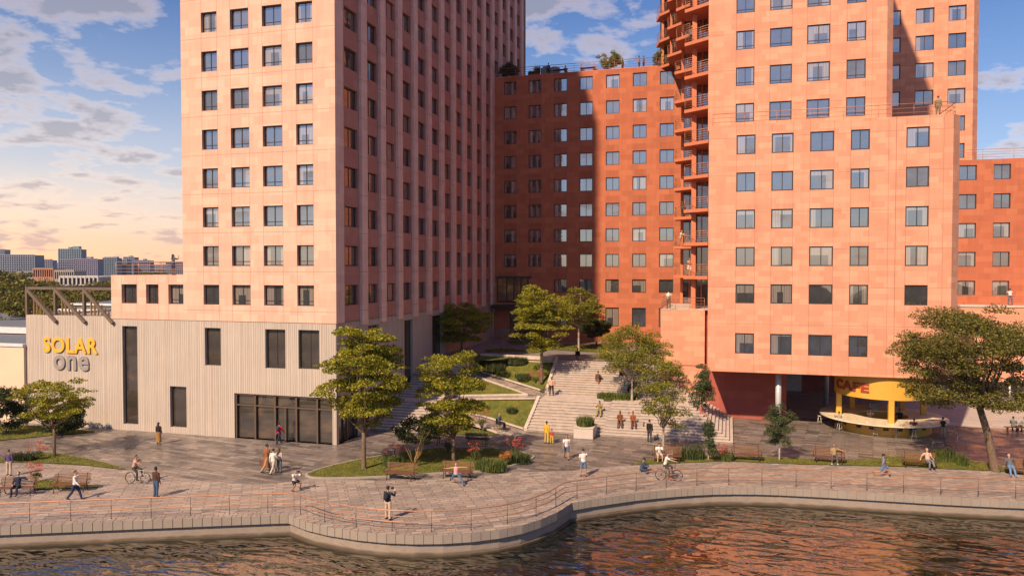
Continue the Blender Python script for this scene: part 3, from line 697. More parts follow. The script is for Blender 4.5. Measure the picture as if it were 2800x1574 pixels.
def offset_line(pts, d):
    """shift a plan polyline sideways, + = towards the water (right of travel)"""
    out = []
    for i, p in enumerate(pts):
        a = (pts[i]-pts[i-1]).normalized() if i else (pts[1]-pts[0]).normalized()
        b2 = (pts[i+1]-pts[i]).normalized() if i < len(pts)-1 else a
        na = Vector((a.y, -a.x, 0)); nb = Vector((b2.y, -b2.x, 0)); n = (na+nb); n.normalize(); c = max(.5, n.dot(na))
        out.append(p+n*d/c)
    return out
def struct(name, mb, mats, kind='structure'):
    o = mb.build(name, mats); o['kind'] = kind; return o
g = MB(); inner = offset_line(quay, -.62)
g.poly([(p.x, p.y, -.06) for p in inner]+[(6000, 400, -.06), (6000, 7000, -.06), (-7000, 7000, -.06), (-7000, -600, -.06)])
M_far = plain('far_ground', (.10, .11, .06), .95, nscale=.02, var=.4)
struct('ground', g, M_far)
g = MB(); inn2 = [p for p in inner if -95 < p.x < 65]
g.poly([(p.x, p.y, 0) for p in inn2]+[(64, 100, 0), (-95, 100, 0), (-95, 6, 0)][:3]); struct('plaza', g, M_plaza)
# promenade band between the plaza joint and the quay
bj = [G(*q) for q in [(-400, 1330), (-60, 1262), (0, 1262), (140, 1268), (250, 1274), (353, 1286), (439, 1297), (500, 1307), (566, 1315), (640, 1321), (700, 1323), (770, 1319), (845, 1309), (1040, 1313), (1300, 1302), (1405, 1291), (1500, 1288), (1560, 1286), (1648, 1277), (1729, 1270), (1830, 1262), (2005, 1261), (2199, 1268), (2475, 1276), (2732, 1288), (2830, 1294), (3100, 1315)]]
g = MB(); g.poly([(p.x, p.y, .005) for p in inn2]+[(p.x, p.y, .005) for p in reversed(bj)]); struct('promenade', g, M_prom)
g = MB()
g.poly([(5.15, 72.2, .006), (64, 72.2, .006), (64, 88.2, .006), (5.15, 88.0, .006)][::1]); struct('pale_pavement', g, M_pale)
# coping blocks with open joints, recess and quay wall
def sample(pts, step):
    out = [pts[0]]; acc = 0
    for i in range(len(pts)-1):
        a, b2 = pts[i], pts[i+1]; L_ = (b2-a).length; n = max(1, round(L_/step))
        if L_ > 100: n = 2
        for k in range(1, n+1): out.append(a.lerp(b2, k/n))
    return out
W = wroot('quay_wall', (-16, 34.6, 0), 'curving granite quay wall with a joint-lined coping above the water', 'quay wall')
def strip_profile(mb, pts, prof, m=0, sm=False):
    lines = [[q+Vector((0, 0, z)) for q in offset_line(pts, d)] for d, z in prof]
    for r in range(len(lines)-1):
        for i in range(len(pts)-1): mb.quad(lines[r][i], lines[r][i+1], lines[r+1][i+1], lines[r+1][i], m, sm)
core = [p for p in quay if p.x > -100 and p.x < 70]
pts = sample(core, .5)
a = MB()
for i in range(len(pts)-1):
    p, q_ = pts[i], pts[i+1]; d = (q_-p).normalized()
    if (q_-p).length > 6: continue
    n = Vector((d.y, -d.x, 0)); gp = .016; rz = random.Random(i).uniform(-.004, .004)
    p2, q2 = p+d*gp, q_-d*gp
    A, B_ = p2, q2; A2, B2 = p2-n*.62, q2-n*.62
    zt_ = .012+rz; zb_ = -.45
    a.quad(A+Vector((0, 0, zb_)), B_+Vector((0, 0, zb_)), B_+Vector((0, 0, zt_)), A+Vector((0, 0, zt_)))
    a.quad(A+Vector((0, 0, zt_)), B_+Vector((0, 0, zt_)), B2+Vector((0, 0, zt_)), A2+Vector((0, 0, zt_)), 1)
    a.quad(B_+Vector((0, 0, zb_)), A+Vector((0, 0, zb_)), A2+Vector((0, 0, zb_)), B2+Vector((0, 0, zb_)))
    a.quad(A2+Vector((0, 0, zb_)), A+Vector((0, 0, zb_)), A+Vector((0, 0, zt_)), A2+Vector((0, 0, zt_)))
    a.quad(B_+Vector((0, 0, zb_)), B2+Vector((0, 0, zb_)), B2+Vector((0, 0, zt_)), B_+Vector((0, 0, zt_)))
a.build('coping', [M_granite, M_prom], W)
a = MB(); strip_profile(a, core, [(-.62, -.004), (-.03, -.004), (-.03, -.44), (-.17, -.44), (-.17, -1.03), (-.06, -1.045), (-.06, -3)])
a.build('wall_face', M_quay, W)
# water
def watermat():
    m, t, b = newmat('river_water'); p = pos(t)
    def wav(scale, rot, stretch, dt=3, ro=.55):
        mp_ = N(t, 'ShaderNodeMapping'); mp_.inputs['Rotation'].default_value = (0, 0, rot); mp_.inputs['Scale'].default_value = (scale*stretch, scale, scale); t.links.new(p, mp_.inputs[0])
        n = N(t, 'ShaderNodeTexNoise', i_Scale=1.0, i_Detail=float(dt), i_Roughness=ro, i_Distortion=.6); t.links.new(mp_.outputs[0], n.inputs[0]); return n.outputs[0]
    h = M2(t, 'ADD', M2(t, 'MULTIPLY', wav(1.3, R_(12), .45, 1, .4), 1.0), M2(t, 'MULTIPLY', wav(3.2, R_(18), .42, 1), .12))
    h = M2(t, 'ADD', h, M2(t, 'MULTIPLY', wav(.33, R_(-6), .6, 1), .9))
    bm = N(t, 'ShaderNodeBump', i_Strength=1.0, i_Distance=0.22); t.links.new(h, bm.inputs['Height'])
    b.inputs['Base Color'].default_value = (.006, .008, .006, 1); b.inputs['Roughness'].default_value = .25; b.inputs['Specular IOR Level'].default_value = .0
    gl = N(t, 'ShaderNodeBsdfGlossy', i_Roughness=.02); gl.inputs['Color'].default_value = (1, .92, .80, 1); t.links.new(bm.outputs[0], gl.inputs['Normal']); fr = N(t, 'ShaderNodeFresnel', i_IOR=1.33); t.links.new(bm.outputs[0], fr.inputs['Normal'])
    ff = N(t, 'ShaderNodeFresnel', i_IOR=1.33)
    fac = M2(t, 'MINIMUM', M2(t, 'ADD', M2(t, 'MULTIPLY', M2(t, 'SUBTRACT', fr.outputs[0], ff.outputs[0]), 50.0), 0.43), .85); fac = M2(t, 'MAXIMUM', fac, .012)
    mx = N(t, 'ShaderNodeMixShader'); t.links.new(fac, mx.inputs[0]); t.links.new(b.outputs[0], mx.inputs[1]); t.links.new(gl.outputs[0], mx.inputs[2]); t.links.new(mx.outputs[0], t.nodes['Material Output'].inputs[0])
    return m
g = MB(); wl = offset_line(quay, -.14)
g.poly([(-7000, -600, WL)]+[(p.x, p.y, WL) for p in wl]+[(6000, 400, WL), (6000, -90, WL), (-7000, -1600, WL)][:2]+[(400, -100, WL), (-400, -200, WL)])
struct('river', g, watermat())
# the far bank behind the viewer, seen only as a reflection
g = MB(); rng = random.Random(3)
prev = None
for k in range(0, 61):
    x = -400+k*13.5; yb = -100-(0 if x > 0 else (-x)*.25)
    h_ = 9+4.5*math.sin(k*1.7)+rng.uniform(-3, 3.5); cur = [(x, yb+8, WL-.2), (x, yb+3, 1.2), (x, yb-1, h_), (x, yb-14, h_+rng.uniform(-1, 2)), (x, yb-60, 4)]
    if prev:
        for r in range(4): g.quad(prev[r], cur[r], cur[r+1], prev[r+1])
    prev = cur
struct('far_bank', g, plain('far_bank_foliage', (.05, .065, .025), .9, nscale=.3, var=.6))

# ------------------------------------------------------------------ grass and beds
def grassmat(name, c):
    m, t, b = newmat(name); p = pos(t)
    n = noise(t, p, 1.1, 6, .7); n2 = noise(t, p, 14, 4, .7)
    f = M2(t, 'ADD', M2(t, 'MULTIPLY', n, .7), M2(t, 'MULTIPLY', n2, .3))
    setc(t, b, ramp(t, f, [(.32, (c[0]*.45, c[1]*.55, c[2]*.5)), (.5, c), (.66, (c[0]*1.7, c[1]*1.35, c[2]*1.2))])); b.inputs['Roughness'].default_value = .95
    b.inputs['Specular IOR Level'].default_value = .1; bump(t, b, f, 1.0, .09); return m
M_grass = grassmat('lawn_soil', (.12, .13, .03))
def leafmat(name, stops, trans=.35, rough=.5):
    m, t, b = newmat(name); g = N(t, 'ShaderNodeNewGeometry')
    col = ramp(t, g.outputs['Random Per Island'], stops); n = noise(t, g.outputs['Position'], .9, 2)
    col = mixc(t, 1.0, col, N3(t, M2(t, 'ADD', M2(t, 'MULTIPLY', n, .7), .62)), 'MULTIPLY')
    setc(t, b, col); b.inputs['Roughness'].default_value = rough; b.inputs['Specular IOR Level'].default_value = .25
    tr = N(t, 'ShaderNodeBsdfTranslucent'); t.links.new(col, tr.inputs[0]); mx = N(t, 'ShaderNodeMixShader'); mx.inputs[0].default_value = trans
    t.links.new(b.outputs[0], mx.inputs[1]); t.links.new(tr.outputs[0], mx.inputs[2]); t.links.new(mx.outputs[0], t.nodes['Material Output'].inputs[0]); return m
M_blade = leafmat('grass_blade', [(0, (.06, .075, .014)), (.5, (.15, .165, .03)), (1, (.30, .26, .06))], .3)
def in_poly(x, y, P):
    c = False; j = len(P)-1
    for i in range(len(P)):
        if (P[i][1] > y) != (P[j][1] > y) and x < (P[j][0]-P[i][0])*(y-P[i][1])/(P[j][1]-P[i][1])+P[i][0]: c = not c
        j = i
    return c
def lawn(P, zf, seed, dens=55, h=(.05, .13), kerb=True, thick=.1):
    """grass surface with its own blades; P plan polygon, zf(x, y) height. Returns nothing."""
    g = MB(); n = len(P)
    g.poly([(x, y, zf(x, y)) for x, y in P]); rng = random.Random(seed)
    x0, x1 = min(p[0] for p in P), max(p[0] for p in P); y0, y1 = min(p[1] for p in P), max(p[1] for p in P)
    cnt = int((x1-x0)*(y1-y0)*dens); cnt = min(cnt, 16000)
    for k in range(cnt):
        x, y = rng.uniform(x0, x1), rng.uniform(y0, y1)
        if not in_poly(x, y, P): continue
        z = zf(x, y)-.01; a_ = rng.uniform(0, 6.283); hh = rng.uniform(*h); w_ = rng.uniform(.015, .035)
        dx, dy = math.cos(a_)*w_, math.sin(a_)*w_; lx, ly = rng.uniform(-.06, .06), rng.uniform(-.06, .06)
        i = len(g.v); g.v += [(x-dx, y-dy, z), (x+dx, y+dy, z), (x+lx, y+ly, z+hh)]; g.f.append((i, i+1, i+2)); g.m.append(1); g.sm.append(False)
    o = g.build('grass', [M_grass, M_blade]); o['kind'] = 'stuff'; o['label'] = 'short mown grass'; return o
def flat(z): return lambda x, y: z
def kerb(P, w_=.16, h=.10, name='kerb', closed=True):
    g = MB(); pts_ = [Vector((x, y, 0)) for x, y in P]; n = len(pts_); area = sum(P[i][0]*P[(i+1) % n][1]-P[(i+1) % n][0]*P[i][1] for i in range(n))
    sgn = 1 if area > 0 else -1; o_ = []
    for i in range(n):
        a_ = (pts_[i]-pts_[i-1]).normalized(); b_ = (pts_[(i+1) % n]-pts_[i]).normalized()
        na = Vector((a_.y, -a_.x, 0)); nb = Vector((b_.y, -b_.x, 0)); m_ = (na+nb); m_ = m_.normalized() if m_.length > .1 else na
        o_.append(pts_[i]+m_*w_*sgn/max(.5, m_.dot(na)))
    for i in range(n):
        j = (i+1) % n; a_, b_, c_, d_ = pts_[i], pts_[j], o_[j], o_[i]; Zh = Vector((0, 0, h))
        g.quad(a_+Zh, b_+Zh, c_+Zh, d_+Zh); g.quad(d_, d_+Zh, c_+Zh, c_); g.quad(a_, b_, b_+Zh, a_+Zh)
    o = g.build(name, M_kerb); o['kind'] = 'structure'; return o
def zi(x, y, z=0): return G(820+x/3.903, 1150+y/3.903, z)
def xy(ps): return [(p.x, p.y) for p in ps]
def smooth_poly(P, n=3):
    """Catmull-Rom through a closed plan outline"""
    out = []; k = len(P)
    for i in range(k):
        p0, p1, p2, p3 = (Vector(P[(i+j-1) % k]) for j in range(4))
        for s_ in range(n):
            t_ = s_/n; out.append(tuple(.5*((2*p1)+(p2-p0)*t_+(2*p0-5*p1+4*p2-p3)*t_*t_+(3*p1-p0-3*p2+p3)*t_**3)))
    return out
island = smooth_poly(xy([zi(*q) for q in [(85, 588), (180, 612), (500, 612), (880, 598), (1260, 578), (1490, 560), (1880, 545), (2180, 500), (2380, 445), (2480, 395), (2440, 365), (2290, 335), (2000, 300), (1500, 298), (1280, 320), (930, 372), (600, 430), (300, 500), (120, 560)]]))
lawn(island, flat(.09), 1); kerb(island)
def z2(x, y, z=0): return G(x/3.62, 950+y/3.62, z)
l1 = smooth_poly(xy([z2(*q) for q in [(-400, 1150), (0, 1142), (350, 1142), (620, 1150), (900, 1172), (1275, 1214), (1000, 1135), (830, 1098), (600, 1058), (440, 1040), (200, 1065), (0, 1105), (-400, 1120)]]), 2)
lawn(l1, flat(.05), 2)
l2 = smooth_poly(xy([z2(*q) for q in [(-500, 930), (0, 920), (330, 888), (560, 868), (950, 836), (820, 822), (640, 790), (330, 775), (0, 770), (-500, 780)]]), 2)
lawn(l2, flat(.05), 3)
l3 = xy([z2(*q) for q in [(330, 1412), (700, 1395), (1010, 1384), (1008, 1368), (860, 1366), (560, 1322), (350, 1325)]]); lawn(l3, flat(.07), 4)
def zq(x, y, z=0): return G(1500+x/3.367, 900+y/3.367, z)
def zr(x, y, z=0): return G(1950+x/3.62, 950+y/3.62, z)
def zs(x, y, z=0): return G(2350+x/3.218, 900+y/3.218, z)
l4 = xy([zq(745, 1252), zq(900, 1244), zq(1250, 1232), zq(1640, 1214), zr(200, 1128), zr(500, 1142), zr(900, 1158), zr(1500, 1172), zr(1900, 1178), zs(700, 1228), zs(1000, 1240), zs(1240, 1250), zs(1440, 1275), zs(1440, 1255), zs(1180, 1190), zs(840, 1145), zs(560, 1120), zs(200, 1125), zr(1700, 1092), zr(1330, 1120), zr(900, 1105), zr(500, 1085), zr(0, 1085), zq(1200, 1185), zq(900, 1205)])
lawn(l4, flat(.05), 5)
# ------------------------------------------------------------------ stairs, ramps and sloped lawns
def heap(name, slabs, label, cat='stairs', mat=None):
    """stack of step slabs (x0, x1, y0, y1, z0, z1)"""
    a = MB()
    for (x0, x1, y0, y1, z0, z1) in slabs:
        cx_ = .035 if name == 'corner_stairs' else 0
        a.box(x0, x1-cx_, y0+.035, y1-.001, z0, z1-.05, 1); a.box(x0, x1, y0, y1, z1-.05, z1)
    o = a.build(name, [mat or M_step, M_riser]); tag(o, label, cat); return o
def flight(x0, x1, y0, y1, z0, z1, n, yb):
    r = (z1-z0)/n; t_ = (y1-y0)/n
    return [(x0, x1, y0+k*t_, yb, z0+k*r, z0+(k+1)*r) for k in range(n)]
def jitter_joints(a, x0, x1, y, z0, z1, seed): pass
ZL = 1.95
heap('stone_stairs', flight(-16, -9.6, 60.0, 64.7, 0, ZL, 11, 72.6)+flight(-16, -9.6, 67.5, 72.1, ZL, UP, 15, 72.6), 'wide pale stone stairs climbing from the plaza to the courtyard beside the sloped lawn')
sw = MB(); 
for (a_, b_) in (((60.1, .25), (64.7, 2.2)), ((67.6, 2.25), (72.1, 4.85))):
    sw.quad((-16.0, a_[0], a_[1]-.3), (-16.0, b_[0], b_[1]-.3), (-16.0, b_[0], b_[1]), (-16.0, a_[0], a_[1])); sw.quad((-16.28, a_[0], -.1), (-16.0, a_[0], -.1), (-16.0, a_[0], a_[1]), (-16.28, a_[0], a_[1]))
    sw.quad((-16.28, a_[0], a_[1]), (-16.0, a_[0], a_[1]), (-16.0, b_[0], b_[1]), (-16.28, b_[0], b_[1])); sw.quad((-16.28, b_[0], b_[1]-3), (-16.28, a_[0], a_[1]-3), (-16.28, a_[0], a_[1]), (-16.28, b_[0], b_[1]))
tag(sw.build('stair_kerb', M_step), 'sloping stone kerb along the left edge of the wide central stairs', 'kerb')
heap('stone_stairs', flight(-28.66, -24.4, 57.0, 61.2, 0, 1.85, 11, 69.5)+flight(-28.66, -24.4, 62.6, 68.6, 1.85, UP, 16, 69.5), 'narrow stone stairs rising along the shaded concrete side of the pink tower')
# right hand terrace: steps that turn the corner, with seating blocks
sl = []
nst = 27; rr = UP/nst
def yfront(z):
    if z < .84: return 60.0+z/.84*1.7
    if z < ZL: return 61.9+(z-.84)/(ZL-.84)*2.7
    return 67.3+(z-ZL)/(UP-ZL)*2.6
for k in range(nst):
    zt_ = (k+1)*rr; x1_ = .5-.29*k; x1_ = max(x1_, -9.0)
    sl.append((-9.6, x1_, yfront(k*rr), 70.39 if x1_ > -5.9 else 72.6, k*rr, zt_))
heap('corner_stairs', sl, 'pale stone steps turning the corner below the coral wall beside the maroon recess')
for (x0, x1, y0, y1, z0, z1, lab) in ((-12.2, -7.9, 62.75, 63.9, .55, 1.5, 'long low stone seating block on the lower central steps, with the reading man'), (-9.6, -6.5, 61.15, 62.2, .3, 1.0, 'stone seating block under the two seated people on the lower steps'),
        (-11.6, -9.0, 69.5, 70.6, 2.6, 3.45, 'stone seating block high on the upper flight'), (-11.4, -9.8, 66.7, 67.45, 1.9, 2.25, 'thin stone slab on the landing behind the green bed'), (-4.2, -1.9, 63.6, 66.2, .8, 1.45, 'raised stone block carrying the dark conifer on the corner steps')):
    q = MB(); q.box(x0, x1, y0, y1, z0, z1); tag(q.build('seating_block', M_kerb, bevel=.03), lab, 'seating block', 'stone seating blocks on the stairs')
# terraces left of the stairs
def sheet(name, P, mat, kind='structure'):
    g = MB(); g.poly(P); o = g.build(name, mat); o['kind'] = kind; return o
def plane_z(P):
    import itertools
    a_, b_, c_ = Vector(P[0]), Vector(P[1]), Vector(P[2]); n = (b_-a_).cross(c_-a_)
    return lambda x, y: a_.z-(n.x*(x-a_.x)+n.y*(y-a_.y))/n.z
def slope_lawn(P, seed):
    """fan of planes is avoided: least squares plane through the corners"""
    import numpy as np
    A = np.array([[p[0], p[1], 1] for p in P]); z = np.array([p[2] for p in P]); s_ = np.linalg.lstsq(A, z, rcond=None)[0]
    f = lambda x, y: float(s_[0]*x+s_[1]*y+s_[2]); lawn([(p[0], p[1]) for p in P], f, seed); return f
L1 = [(-16.28, 60.15, .12), (-16.28, 64.55, 1.88), (-21.3, 64.35, 1.55), (-24.4, 64.0, 1.35), (-24.4, 62.7, .85), (-20.5, 62.2, .5)]
L2 = [(-17.7, 66.2, 1.98), (-21.9, 65.6, 1.75), (-24.4, 65.4, 1.55), (-24.4, 69.4, 2.95), (-23.6, 69.4, 2.9)]
L3 = [(-16.28, 67.7, 2.05), (-16.28, 72.0, 4.25), (-24.4, 73.0, 4.2), (-24.4, 71.2, 3.15), (-23.9, 71.0, 3.1)]
fl1 = slope_lawn(L1, 11); slope_lawn(L2, 12); slope_lawn(L3, 13)
Z_ = .0
sheet('ramp_path', [(-15.98, 59.98, .012), (-15.6, 57.5, .008), (-17.4, 58.1, .01), (-19.2, 59.2, .12), (-24.4, 60.9, .75), (-24.4, 62.6, .85), (-20.5, 62.15, .5)], M_prom)
sheet('ramp_path', [(-16.0, 64.6, ZL+.005), (-16.0, 65.8, ZL+.005), (-17.7, 66.1, 1.98), (-21.9, 65.5, 1.78), (-24.4, 65.35, 1.6), (-24.4, 64.05, 1.5), (-21.3, 64.4, 1.68)], M_prom)
sheet('ramp_path', [(-16.0, 65.9, ZL+.006), (-16.0, 67.5, ZL+.006), (-23.9, 71.0, 3.12), (-24.4, 71.2, 3.2), (-24.4, 69.5, 3.0), (-17.7, 66.25, 2.0)], M_prom)
# low white edging beside the ramps
for P_ in ([(-16.3, 60.1, .2), (-20.5, 62.25, .62), (-24.3, 62.75, .95)], [(-16.3, 67.6, 2.15), (-23.9, 71.15, 3.28), (-24.3, 71.3, 3.32)], [(-17.5, 66.15, 2.0), (-23.6, 69.4, 3.0)], [(-17.5, 66.1, 2.04), (-21.9, 65.55, 1.85), (-24.3, 65.4, 1.72)], [(-16.4, 64.6, 1.98), (-21.3, 64.4, 1.72), (-24.3, 64.05, 1.56)], [(-17.4, 58.0, .06), (-19.2, 59.1, .2), (-24.3, 60.8, .85)]):
    q = MB()
    for i in range(len(P_)-1): q.bar(P_[i], P_[i+1], .13, .14)
    o_ = q.build('path_edging', M_step); o_['kind'] = 'structure'
# body of the mound, fill behind lawns and the courtyard level
fill = plain('mound_earth', (.10, .09, .04), .95)
q = MB(); q.poly([(-16.27, 60, 0), (-16.27, 72.5, 0), (-16.27, 72.5, 4.2), (-16.27, 67.6, 1.9), (-16.27, 64.5, 1.8), (-16.27, 60.1, .05)]); struct('mound', q, fill)
l5 = smooth_poly(xy([G(*q) for q in [(1170, 1192), (1240, 1187), (1330, 1190), (1375, 1186), (1340, 1178), (1250, 1172), (1180, 1174)]]), 2); lawn(l5, flat(.05), 6)
M_court = paving('courtyard_stone', (.24, .225, .215), 1.1, .5, R_(20), .14, .5, .2, .012, .5)
g = MB(); cy_ = [(-28.66, 69.45), (-24.4, 69.45), (-24.4, 73.0), (-16.28, 72.0), (-9.6, 72.1), (-5.95, 70.6), (-5.95, 91.25), (-28.66, 91.25)]
g.poly([(x, y, UP) for x, y in cy_])
for i in range(5):
    a_, b_ = cy_[i], cy_[i+1]; g.quad((a_[0], a_[1], 0), (b_[0], b_[1], 0), (b_[0], b_[1], UP), (a_[0], a_[1], UP), 1)
struct('courtyard', g, [M_court, M_step])
q = MB(); q.bar((-24.3, 73.0, UP+.1), (-16.5, 72.0, UP+.1), .3, .36); tag(q.build('parapet_wall', M_step, bevel=.02), 'low pale wall edging the courtyard above the sloped lawn', 'wall')
def zv(x, y, z=0): return G(1300+x/4.137, 700+y/4.137, UP)
for sd, P_ in enumerate([[(120, 1065), (300, 1050), (450, 1055), (590, 1076), (430, 1085), (140, 1088)], [(830, 1030), (1000, 1000), (1480, 1005), (1600, 1040), (1500, 1082), (1200, 1080), (950, 1062)], [(-60, 1120), (350, 1110), (660, 1135), (380, 1160), (0, 1190)], [(370, 960), (600, 968), (640, 990), (420, 998)], [(1020, 925), (1400, 930), (1350, 942), (1040, 940)]]):
    lawn(smooth_poly(xy([zv(*q) for q in P_]), 2), flat(UP+.05), 20+sd, 40)
bed = xy([zq(505, 662, ZL), zq(775, 668, ZL), zq(790, 600, ZL), zq(545, 585, ZL)]); lawn(bed, flat(ZL+.06), 30, 120, (.08, .3))

# ================================================================== RAILING ON THE QUAY
RQ = wroot('quay_railing', (-15.2, 35.3, 0), 'long copper coloured handrail on thin posts following the curved quay edge', 'railing')
rl = [p for p in offset_line(quay, -.52) if -100 < p.x < 70]
def catmull(pts, n=4):
    out = []
    for i in range(len(pts)-1):
        p0, p1, p2, p3 = pts[max(i-1, 0)], pts[i], pts[i+1], pts[min(i+2, len(pts)-1)]
        if (p2-p1).length > 4: out.append(p1); continue
        for s_ in range(n):
            t_ = s_/n; out.append(.5*((2*p1)+(p2-p0)*t_+(2*p0-5*p1+4*p2-p3)*t_*t_+(3*p1-p0-3*p2+p3)*t_**3))
    out.append(pts[-1]); return out
for nm_, z, r, mt in (('handrail', 1.08, .034, M_rail), ('middle_rail', .78, .017, M_rail), ('lower_rail', .50, .026, M_rail)):
    q = MB(); q.tube([p+Vector((0, 0, z)) for p in rl], r, 6); q.build(nm_, mt, RQ)
acc = 0; last = None; nposts = 0
for i in range(len(rl)-1):
    a_, b_ = rl[i], rl[i+1]; d_ = (b_-a_).length; s_ = 0
    while acc+(d_-s_) >= 2.05:
        s_ += 2.05-acc; acc = 0; p = a_.lerp(b_, s_/d_)
        if -48 < p.x < 34 and nposts < 60:
            q = MB(); q.tube([p, p+Vector((0, 0, 1.07))], .017, 6); q.tube([p, p+Vector((0, 0, .03))], .05, 8); q.build('post', M_steel, RQ); nposts += 1
    acc += d_-s_

# ================================================================== CAFE
CX, CY, CR = 12.72, 69.75, 3.78
M_cy = plain('cafe_yellow', (.60, .345, .05), .45, var=.05); M_cyd = plain('cafe_ochre', (.52, .31, .04), .5, var=.08)
M_top = plain('counter_terrazzo', (.74, .64, .46), .35, var=.18, nscale=2.0)
CF = wroot('cafe_kiosk', (CX, CY, 0), 'round yellow cafe kiosk with a wide pale counter ring under the coral tower', 'cafe kiosk')
def ring(mb, r0, r1, z0, z1, n=72, m=0):
    """annular solid between radii r0 < r1"""
    for i in range(n):
        a, b = 2*math.pi*i/n, 2*math.pi*(i+1)/n
        def p(r, t_, z): return (CX+r*math.cos(t_), CY+r*math.sin(t_), z)
        k = len(mb.f)
        mb.quad(p(r1, a, z0), p(r1, b, z0), p(r1, b, z1), p(r1, a, z1), m, False)
        mb.quad(p(r0, b, z0), p(r0, a, z0), p(r0, a, z1), p(r0, b, z1), m, False)
        mb.quad(p(r0, a, z1), p(r1, a, z1), p(r1, b, z1), p(r0, b, z1), m); mb.quad(p(r1, a, z0), p(r0, a, z0), p(r0, b, z0), p(r1, b, z0), m)
q = MB(); ring(q, CR-.12, CR, 2.95, 4.84); q.build('drum', M_cy, CF)
q = MB(); ring(q, .3, CR-.13, 3.6, 3.7); q.build('ceiling', M_cyd, CF)
q = MB(); ring(q, 2.0, 4.95, 1.02, 1.10); q.build('counter_top', M_top, CF)
q = MB(); ring(q, 3.55, 3.7, .0, 1.018); q.build('counter_base', M_cy, CF)
q = MB(); ring(q, 2.05, 2.15, .0, 1.018); q.build('inner_counter', M_cyd, CF)
for x, y in ((9.32, 69.2), (12.72, 66.3), (16.25, 70.9), (10.74, 72.8), (14.9, 72.7)):
    d = Vector((x-CX, y-CY)); d.normalize(); x, y = CX+d.x*3.55, CY+d.y*3.55
    q = MB(); q.box(x-.21, x+.21, y-.21, y+.21, 1.10, 3.0); q.build('post', M_cy, CF, bevel=.02)
for an in (-128, -112, -96, -80, -62, -45, -150):
    a_ = R_(an); x, y = CX+3.71*math.cos(a_), CY+3.71*math.sin(a_); q = MB(); q.box(-.2, .2, -.02, .03, .48, .70); o = _build(q, 'vent', M_frame, CF); o.location = (x-CX, y-CY, 0); o.rotation_euler = (0, 0, a_+math.pi/2)
tx = text_mesh('lettering', 'CAFE', 1.2, .035, None, plain('dark_red_letters', (.33, .045, .02), .5), .035, 1.08)
xs_ = [v.co.x for v in tx.data.vertices]; ys_ = [v.co.y for v in tx.data.vertices]; xa, xb, ya, yb = min(xs_), max(xs_), min(ys_), max(ys_)
for v in tx.data.vertices:
    th = R_(-167)+(v.co.x-xa)/(xb-xa)*R_(52); r = CR+.035+v.co.z
    v.co = Vector((CX+r*math.cos(th), CY+r*math.sin(th), 3.42+(v.co.y-ya)/(yb-ya)*.80))
wattach(tx, CF)

CM = empty('coffee_machine', (CX-.2, CY+2.6, 1.104), label='steel coffee machine standing on the back of the cafe counter', cat='coffee machine')
q = MB(); q.box(-.4, .4, -.25, .25, 0, .12); q.box(-.4, .4, 0, .25, .12, .45); q.box(-.42, .42, -.22, .26, .45, .55); _build(q, 'housing', plain('brushed_steel', (.4, .4, .4), .3, .8), CM, .01)
q = MB()
for x in (-.2, .2): q.tube([(x, -.12, .45), (x, -.12, .33)], .03, 8); q.tube([(x, -.12, .34), (x, -.28, .33)], .014, 6)
_build(q, 'group_head', M_frame, CM)
for i, (an, r_, lab) in enumerate([(-115, 4.3, 'white cup on the counter near the left front post'), (-82, 4.4, 'white cup at the middle of the counter front'), (-50, 4.3, 'white cup on the counter toward the right'), (-60, 3.0, 'white cup near the inner edge of the counter')]):
    q = MB(); q.tube([(0, 0, 0), (0, 0, .02), (0, 0, .11)], [.03, .045, .05], 10); q.tube([(.045, 0, .09), (.085, 0, .07), (.045, 0, .03)], .008, 5)
    o_ = _build(q, 'cup', plain('white_china', (.7, .68, .64), .25)); o_.location = (CX+r_*math.cos(R_(an)), CY+r_*math.sin(R_(an)), 1.102); tag(o_, lab, 'cup', 'cups on the cafe counter')

